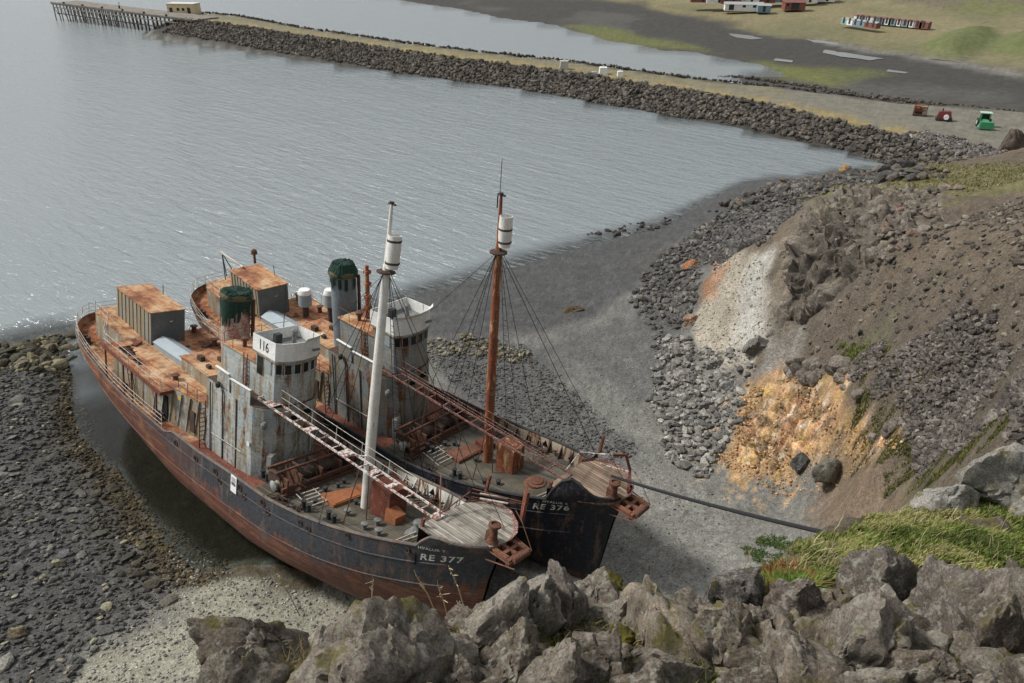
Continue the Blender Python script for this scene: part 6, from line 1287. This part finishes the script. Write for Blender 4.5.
# timber jetty
a0 = fz(52, 3, 6.3); a1 = fz(190, 20, 5.4); dj = (a1 - a0); Lj = np.linalg.norm(dj[:2]); dj /= np.linalg.norm(dj); nj = np.array([-dj[1], dj[0], 0]); wj = 11.
jet = empty('timber_jetty', tuple(a0)); tag(jet, 'old grey timber jetty on crooked piles at the end of the breakwater', 'jetty')
def rel(p): return np.array(p) - a0
b = MB(); nseg = 60
b.obox(rel((a0 + a1) / 2 + nj * wj / 2) + [0, 0, -.25], (dj, nj, (0, 0, 1)), (Lj + 2, wj, .5)); b.build('deck', WOOD, jet)
b = MB(); b.obox(rel((a0 + a1) / 2) + [0, 0, .2], (dj, nj, (0, 0, 1)), (Lj + 2, .4, .4)); b.build('kerb_beam', WOOD, jet)
rg = np.random.default_rng(5); npile = 36
for r_, off_ in ((0, .2), (1, 4.5)):
    for k in range(npile):
        p = a0 + dj * (Lj * (k + .5 * r_) / (npile - 1)) + nj * off_; q = p.copy(); q[2] = -1.2; q[:2] += rg.normal(0, .25, 2)
        MB().tube([rel(p) - [0, 0, .4], rel(q)], [.24, .2], 6).build('pile', WOOD if rg.uniform() < .7 else WOODD, jet)
for k in range(0, npile - 1, 2):
    p = a0 + dj * (Lj * k / (npile - 1)) + nj * .05; q = a0 + dj * (Lj * (k + 1.3) / (npile - 1)) + nj * .05; MB().beam(rel(p) - [0, 0, 1.2], rel(q) - [0, 0, 4.4 + rg.uniform(0, .6)], .16, .2).build('brace', WOOD, jet)
MB().obox(rel((a0 + a1) / 2) - [0, 0, 1.5], (dj, nj, (0, 0, 1)), (Lj, .25, .35)).build('waling', WOOD, jet)
MB().obox(rel((a0 + a1) / 2) - [0, 0, 3.6], (dj, nj, (0, 0, 1)), (Lj * .96, .22, .3)).build('waling', WOODD, jet)
for k in range(6): 
    p = a0 + dj * Lj * (.1 + .15 * k); MB().box(*(sum([[rel(p)[i] - .3, rel(p)[i] + .3] for i in range(2)], [])), rel(p)[2] + .3, rel(p)[2] + .9).build('bollard', WOODD, jet)
# plain boxes with doors and roofs
def hut(name, label, cat, px, py, z, L_, W_, H_, ang, wall, roof, rh=.5, doors=(), wins=(), group=None, flat=False):
    p = fz(px, py, z); e = empty(name, tuple(p)); e.rotation_euler.z = ang; tag(e, label, cat, group)
    w_ = MB().box(-L_ / 2, L_ / 2, -W_ / 2, W_ / 2, -.3, H_).build('wall', wall, e)
    if flat: MB().box(-L_ / 2 - .25, L_ / 2 + .25, -W_ / 2 - .25, W_ / 2 + .25, H_ + .003, H_ + .22).build('roof', roof, e)
    else: MB().add([(-L_ / 2 - .3, -W_ / 2 - .3, H_ - .02), (L_ / 2 + .3, -W_ / 2 - .3, H_ - .02), (L_ / 2 + .3, W_ / 2 + .3, H_ - .02), (-L_ / 2 - .3, W_ / 2 + .3, H_ - .02), (-L_ / 2 - .3, 0, H_ + rh), (L_ / 2 + .3, 0, H_ + rh)], [(3, 2, 1, 0), (0, 1, 5, 4), (2, 3, 4, 5), (1, 2, 5), (3, 0, 4)]).build('roof', roof, e)
    for x, wd, hh in doors: MB().box(x - wd / 2, x + wd / 2, -W_ / 2 - .06, -W_ / 2 - .002, 0, hh).build('door', M['black'], e)
    for x, z0_, wd, hh in wins: MB().box(x - wd / 2, x + wd / 2, -W_ / 2 - .06, -W_ / 2 - .002, z0_, z0_ + hh).build('window', M['glass'], e)
    return e
fm = lambda n, c: flat_mat(n, c, .7, .12, .4)
CREAM, WHT, REDR, GREYR, BLUE_, REDW, TEAL = fm('cream_wall', (.55, .46, .28)), fm('white_wall', (.68, .68, .66)), fm('red_roof', (.2, .09, .08)), fm('grey_roof', (.3, .31, .31)), fm('blue_wall', (.17, .25, .31)), fm('red_wall', (.2, .075, .06)), fm('teal_wall', (.2, .36, .36))
hut('pier_shed', 'small cream shed with pale flat roof on the breakwater beside the jetty', 'shed', 185, 13.5, 5, 10.5, 5, 3.4, R(-8), CREAM, fm('pale_roof', (.55, .54, .5)), doors=((3.2, 1.2, 2.3), (-3.8, 1.2, 2.2)), wins=((-1, 1.2, 1, .9), (1, 1.2, 1, .9)), flat=True)
p = fz(120, 10, 5.4); wn2 = empty('winch_post', tuple(p)); tag(wn2, 'small dark winch post on the timber jetty deck', 'winch'); MB().lathe((0, 0, 0), [(.5, 0), (.3, .4), (.3, 1.3), (.5, 1.5)], 10).build('drum', M['black'], wn2); MB().beam((0, 0, 1.3), (.3, 0, 2.8), .15, .15).build('handle', M['black'], wn2)
# blocks on the breakwater
CONC = fm('concrete_block', (.42, .4, .36)); CONW = fm('white_block', (.7, .7, .68))
def block(px, py, s, lab, mt, hgt=.8):
    p = fz(px, py, 3.3); b = MB(); b.add([(-s / 2, -s / 2, -.1), (s / 2, -s / 2, -.1), (s / 2, s / 2, -.1), (-s / 2, s / 2, -.1), (-s * .42, -s * .42, s * hgt), (s * .42, -s * .42, s * hgt), (s * .42, s * .42, s * hgt), (-s * .42, s * .42, s * hgt)], [(0, 3, 2, 1), (4, 5, 6, 7), (0, 1, 5, 4), (1, 2, 6, 5), (2, 3, 7, 6), (3, 0, 4, 7)]); b.tube([(0, -.3, s * hgt), (0, -.3, s * hgt + .3), (0, .3, s * hgt + .3), (0, .3, s * hgt)], .06, 5)
    o = b.build('concrete_block', mt); o.location = tuple(p); tag(o, lab, 'block')
block(564, 69, 2.2, 'tan concrete block on the middle of the breakwater', CONC, .9); block(603, 74, 2.0, 'white concrete block on the breakwater with a low base', CONW); block(620, 76, 1.4, 'smaller pale block right of the white one on the breakwater', CONW)
block(594, 74.5, 1.3, 'low grey block touching the white one on the breakwater', CONC, .5)
# three old steam boilers / machines on the quay road
def machine(px, py, lab, kind):
    p = fz(px, py, 3.2); e = empty(kind, tuple(p)); e.rotation_euler.z = R(-110 if kind == 'tractor' else -25); tag(e, lab, {'boiler_skid': 'machinery', 'steel_hopper': 'machinery', 'tractor': 'tractor'}[kind]); return e
e = machine(919, 116, 'brown rusty machinery frame with crates, leftmost on the quay road', 'boiler_skid')
MB().box(-1.2, 1.2, -.8, .8, .2, .45).build('skid', M['rdark'], e); MB().lathe((-1.0, 0, 1.15), [(.55, 0), (.62, .1), (.62, 1.9), (.55, 2.0)], 14, ax='x').build('boiler', M['rust'], e, True); MB().box(-1.1, -.2, -.7, .7, 1.5, 2.0).build('crate', M['rorange'], e); MB().box(.4, 1.1, -.6, .6, .45, 1.9).build('engine_box', M['house2'], e)
for y in (-.7, .7): MB().tube([(-1.1, y, .4), (-1.1, y, 2.2), (1.1, y, 2.2), (1.1, y, .4)], .07, 5).build('frame', M['rust'], e)
e = machine(943, 121, 'dark red machine with a white drum, middle one on the quay road', 'steel_hopper')
MB().box(-1.4, 1.4, -.8, .8, .25, .6).build('chassis', M['rdark'], e); MB().add([(-1.3, -.7, .6), (1.3, -.7, .6), (1.3, .7, .6), (-1.3, .7, .6), (-1.0, -.6, 1.7), (.9, -.6, 1.9), (.9, .6, 1.9), (-1.0, .6, 1.7)], [(0, 3, 2, 1), (4, 5, 6, 7), (0, 1, 5, 4), (1, 2, 6, 5), (2, 3, 7, 6), (3, 0, 4, 7)]).build('housing', fm('dark_red_paint', (.13, .03, .03)), e)
MB().lathe((.3, -1.1, .9), [(.45, 0), (.45, .35)], 14, ax='y').build('drum', CONW, e); MB().lathe((-.5, 0, 1.7), [(.12, 0), (.12, .6)], 8).build('exhaust', M['black'], e)
for x in (-.9, .9):
    for y in (-.95, .75): MB().lathe((x, y, .35), [(.35, 0), (.35, .2)], 12, ax='y').build('wheel', M['black'], e)
e = machine(983, 128, 'bright green tractor with a pale roof, rightmost on the quay road', 'tractor')
GR = fm('green_paint', (.05, .24, .11)); LG = fm('pale_green', (.35, .5, .4))
MB().box(-.7, 1.5, -.4, .4, .8, 1.5).build('bonnet', GR, e); cb = MB().box(-1.5, -.3, -.8, .8, .9, 1.4)
for x in (-1.4, -.4):
    for y in (-.7, .7): cb.box(x - .06, x + .06, y - .06, y + .06, 1.4, 2.5)
cb.build('cab', GR, e); MB().box(-1.6, -.1, -.95, .95, 2.5, 2.64).build('roof', LG, e); MB().box(-1.3, -.45, -.62, .62, 1.42, 2.46).build('window', M['glass'], e)
MB().box(1.5, 2.3, -1.1, 1.1, .3, 1.5).build('front_bucket', GR, e)
for x, r_ in ((-1.0, .78), (1.0, .5)):
    for y in (-1.1, .75): wl_ = MB().lathe((x, y, r_), [(r_, 0), (r_, .35)], 16, ax='y').build('wheel', M['black'], e); MB().lathe((x, y - .02, r_), [(r_ * .5, 0), (r_ * .5, .39)], 12, ax='y').build('rim', LG, wl_)
# holiday huts / containers in rows
def row(px0, py0, px1, py1, n, cols, z, L_, W_, H_, roof, lab, grp, cat='hut'):
    P0, P1 = fz(px0, py0, z), fz(px1, py1, z); ang = math.atan2(P1[1] - P0[1], P1[0] - P0[0])
    first = {}
    for k in range(n):
        p = P0 + (P1 - P0) * (k + .5) / n; c = cols[k % len(cols)]
        if c[0] not in first:
            e = empty('painted_hut', tuple(p)); first[c[0]] = e; MB().box(-L_ / 2, L_ / 2, -W_ / 2, W_ / 2, -.4, H_).build('wall', c[1], e); MB().add([(-L_ / 2 - .1, -W_ / 2 - .1, H_), (L_ / 2 + .1, -W_ / 2 - .1, H_), (L_ / 2 + .1, W_ / 2 + .1, H_), (-L_ / 2 - .1, W_ / 2 + .1, H_), (-L_ / 2 - .1, 0, H_ + .45), (L_ / 2 + .1, 0, H_ + .45)], [(3, 2, 1, 0), (0, 1, 5, 4), (2, 3, 4, 5), (1, 2, 5), (3, 0, 4)]).build('roof', roof, e); MB().box(-.4, .4, -W_ / 2 - .05, -W_ / 2, 0, 1.9).build('door', M['black'], e)
        else:
            s_ = first[c[0]]; e = s_.copy(); COL.objects.link(e); 
            for ch in list(s_.children): d = ch.copy(); COL.objects.link(d); d.parent = e
        e.location = tuple(p); e.rotation_euler.z = ang; tag(e, lab.format(c=c[0], k=['first', 'second', 'third', 'fourth', 'fifth', 'sixth', 'seventh', 'eighth', 'ninth', 'tenth', 'eleventh', 'twelfth'][k]), cat, grp)
gz = 3.6
row(843, 22.5, 878, 27.5, 6, [('teal', TEAL), ('white', WHT), ('blue', BLUE_), ('blue', BLUE_), ('red', REDW), ('red', REDW)], gz, 2.5, 2.3, 1.3, GREYR, '{c} hut, {k} from the left in the front row on the meadow', 'front row of painted huts')
row(856, 20, 928, 27.5, 12, [('white', WHT), ('blue', BLUE_), ('white', WHT), ('teal', TEAL), ('blue', BLUE_), ('white', WHT), ('blue', BLUE_), ('white', WHT), ('blue', BLUE_), ('white', WHT), ('red', REDW), ('red', REDW)], gz, 3.0, 2.3, 1.5, REDR, '{c} hut, {k} from the left in the back row on the meadow', 'back row of painted huts')
hut('long_shed', 'long low white shed at the top of the view on the meadow', 'shed', 743, 9.5, 3.4, 15, 5, 2.1, R(-8), WHT, GREYR, .8, doors=((-5, 2, 2.2),), wins=((0, 1, 1.2, .8), (4, 1, 1.2, .8)))
hut('blue_shed', 'short blue shed at the right end of the long white shed', 'shed', 763, 11, 3.4, 5, 5, 2.2, R(-8), BLUE_, GREYR, .5, doors=((0, 1, 2),))
hut('red_barn', 'dark red barn with a black doorway on the far meadow', 'barn', 793, 8.5, 4, 8, 6, 2.5, R(-5), REDW, REDR, 1.8, doors=((0, 3, 2.6),), wins=((-3, 1.2, .8, .8),))
for i, (px, py, c, rf, lb) in enumerate([(716, 2, WHT, GREYR, 'white house at the upper edge, leftmost of the far village'), (730, 2.5, REDW, GREYR, 'pinkish red house at the upper edge of the view'), (748, 2, WHT, REDR, 'white house with a red roof at the upper edge'), (764, 1.5, REDW, REDR, 'red house left of the dark red barn at the upper edge'), (806, 1.5, WHT, GREYR, 'white house right of the dark red barn at the upper edge'), (823, .5, WHT, GREYR, 'small white house, rightmost of the far village'), (700, 1, REDW, GREYR, 'low red shed far left of the village houses'), (778, 1, TEAL, GREYR, 'greenish house behind the dark red barn')]):
    hut('village_house', lb, 'house', px, py, 5.2, 8, 6, 3.0, R(-8), c, rf, 1.6, doors=((1, 1, 2),), wins=((-2, 1, 1, 1),), group='houses of the far village')
# mooring cable from the far bow to the cliff
pA = np.array(locB(612, 476, 9.6)); Wb = shipB.matrix_basis @ Vector(pA)
c0 = np.array(Wb); c1 = np.array(at(822, 532, 19)); pts = [c0 + (c1 - c0) * t - [0, 0, .15 * 4 * t * (1 - t)] for t in np.linspace(0, 1, 24)]
cb = MB().tube(pts, .085, 8).build('mooring_cable', M['rope'], None, True); tag(cb, 'thick black cable stretched from the far bow to the cliff', 'cable')
big_rock(0, 0, 1.1 * FPX / 22, .8 * FPX / 22, 10, 88, 'grey rock that the black cable runs up to', (.2, .19, .17), at3=c1 + [.25, -.1, -.35], sub=4, mat=CRAG)
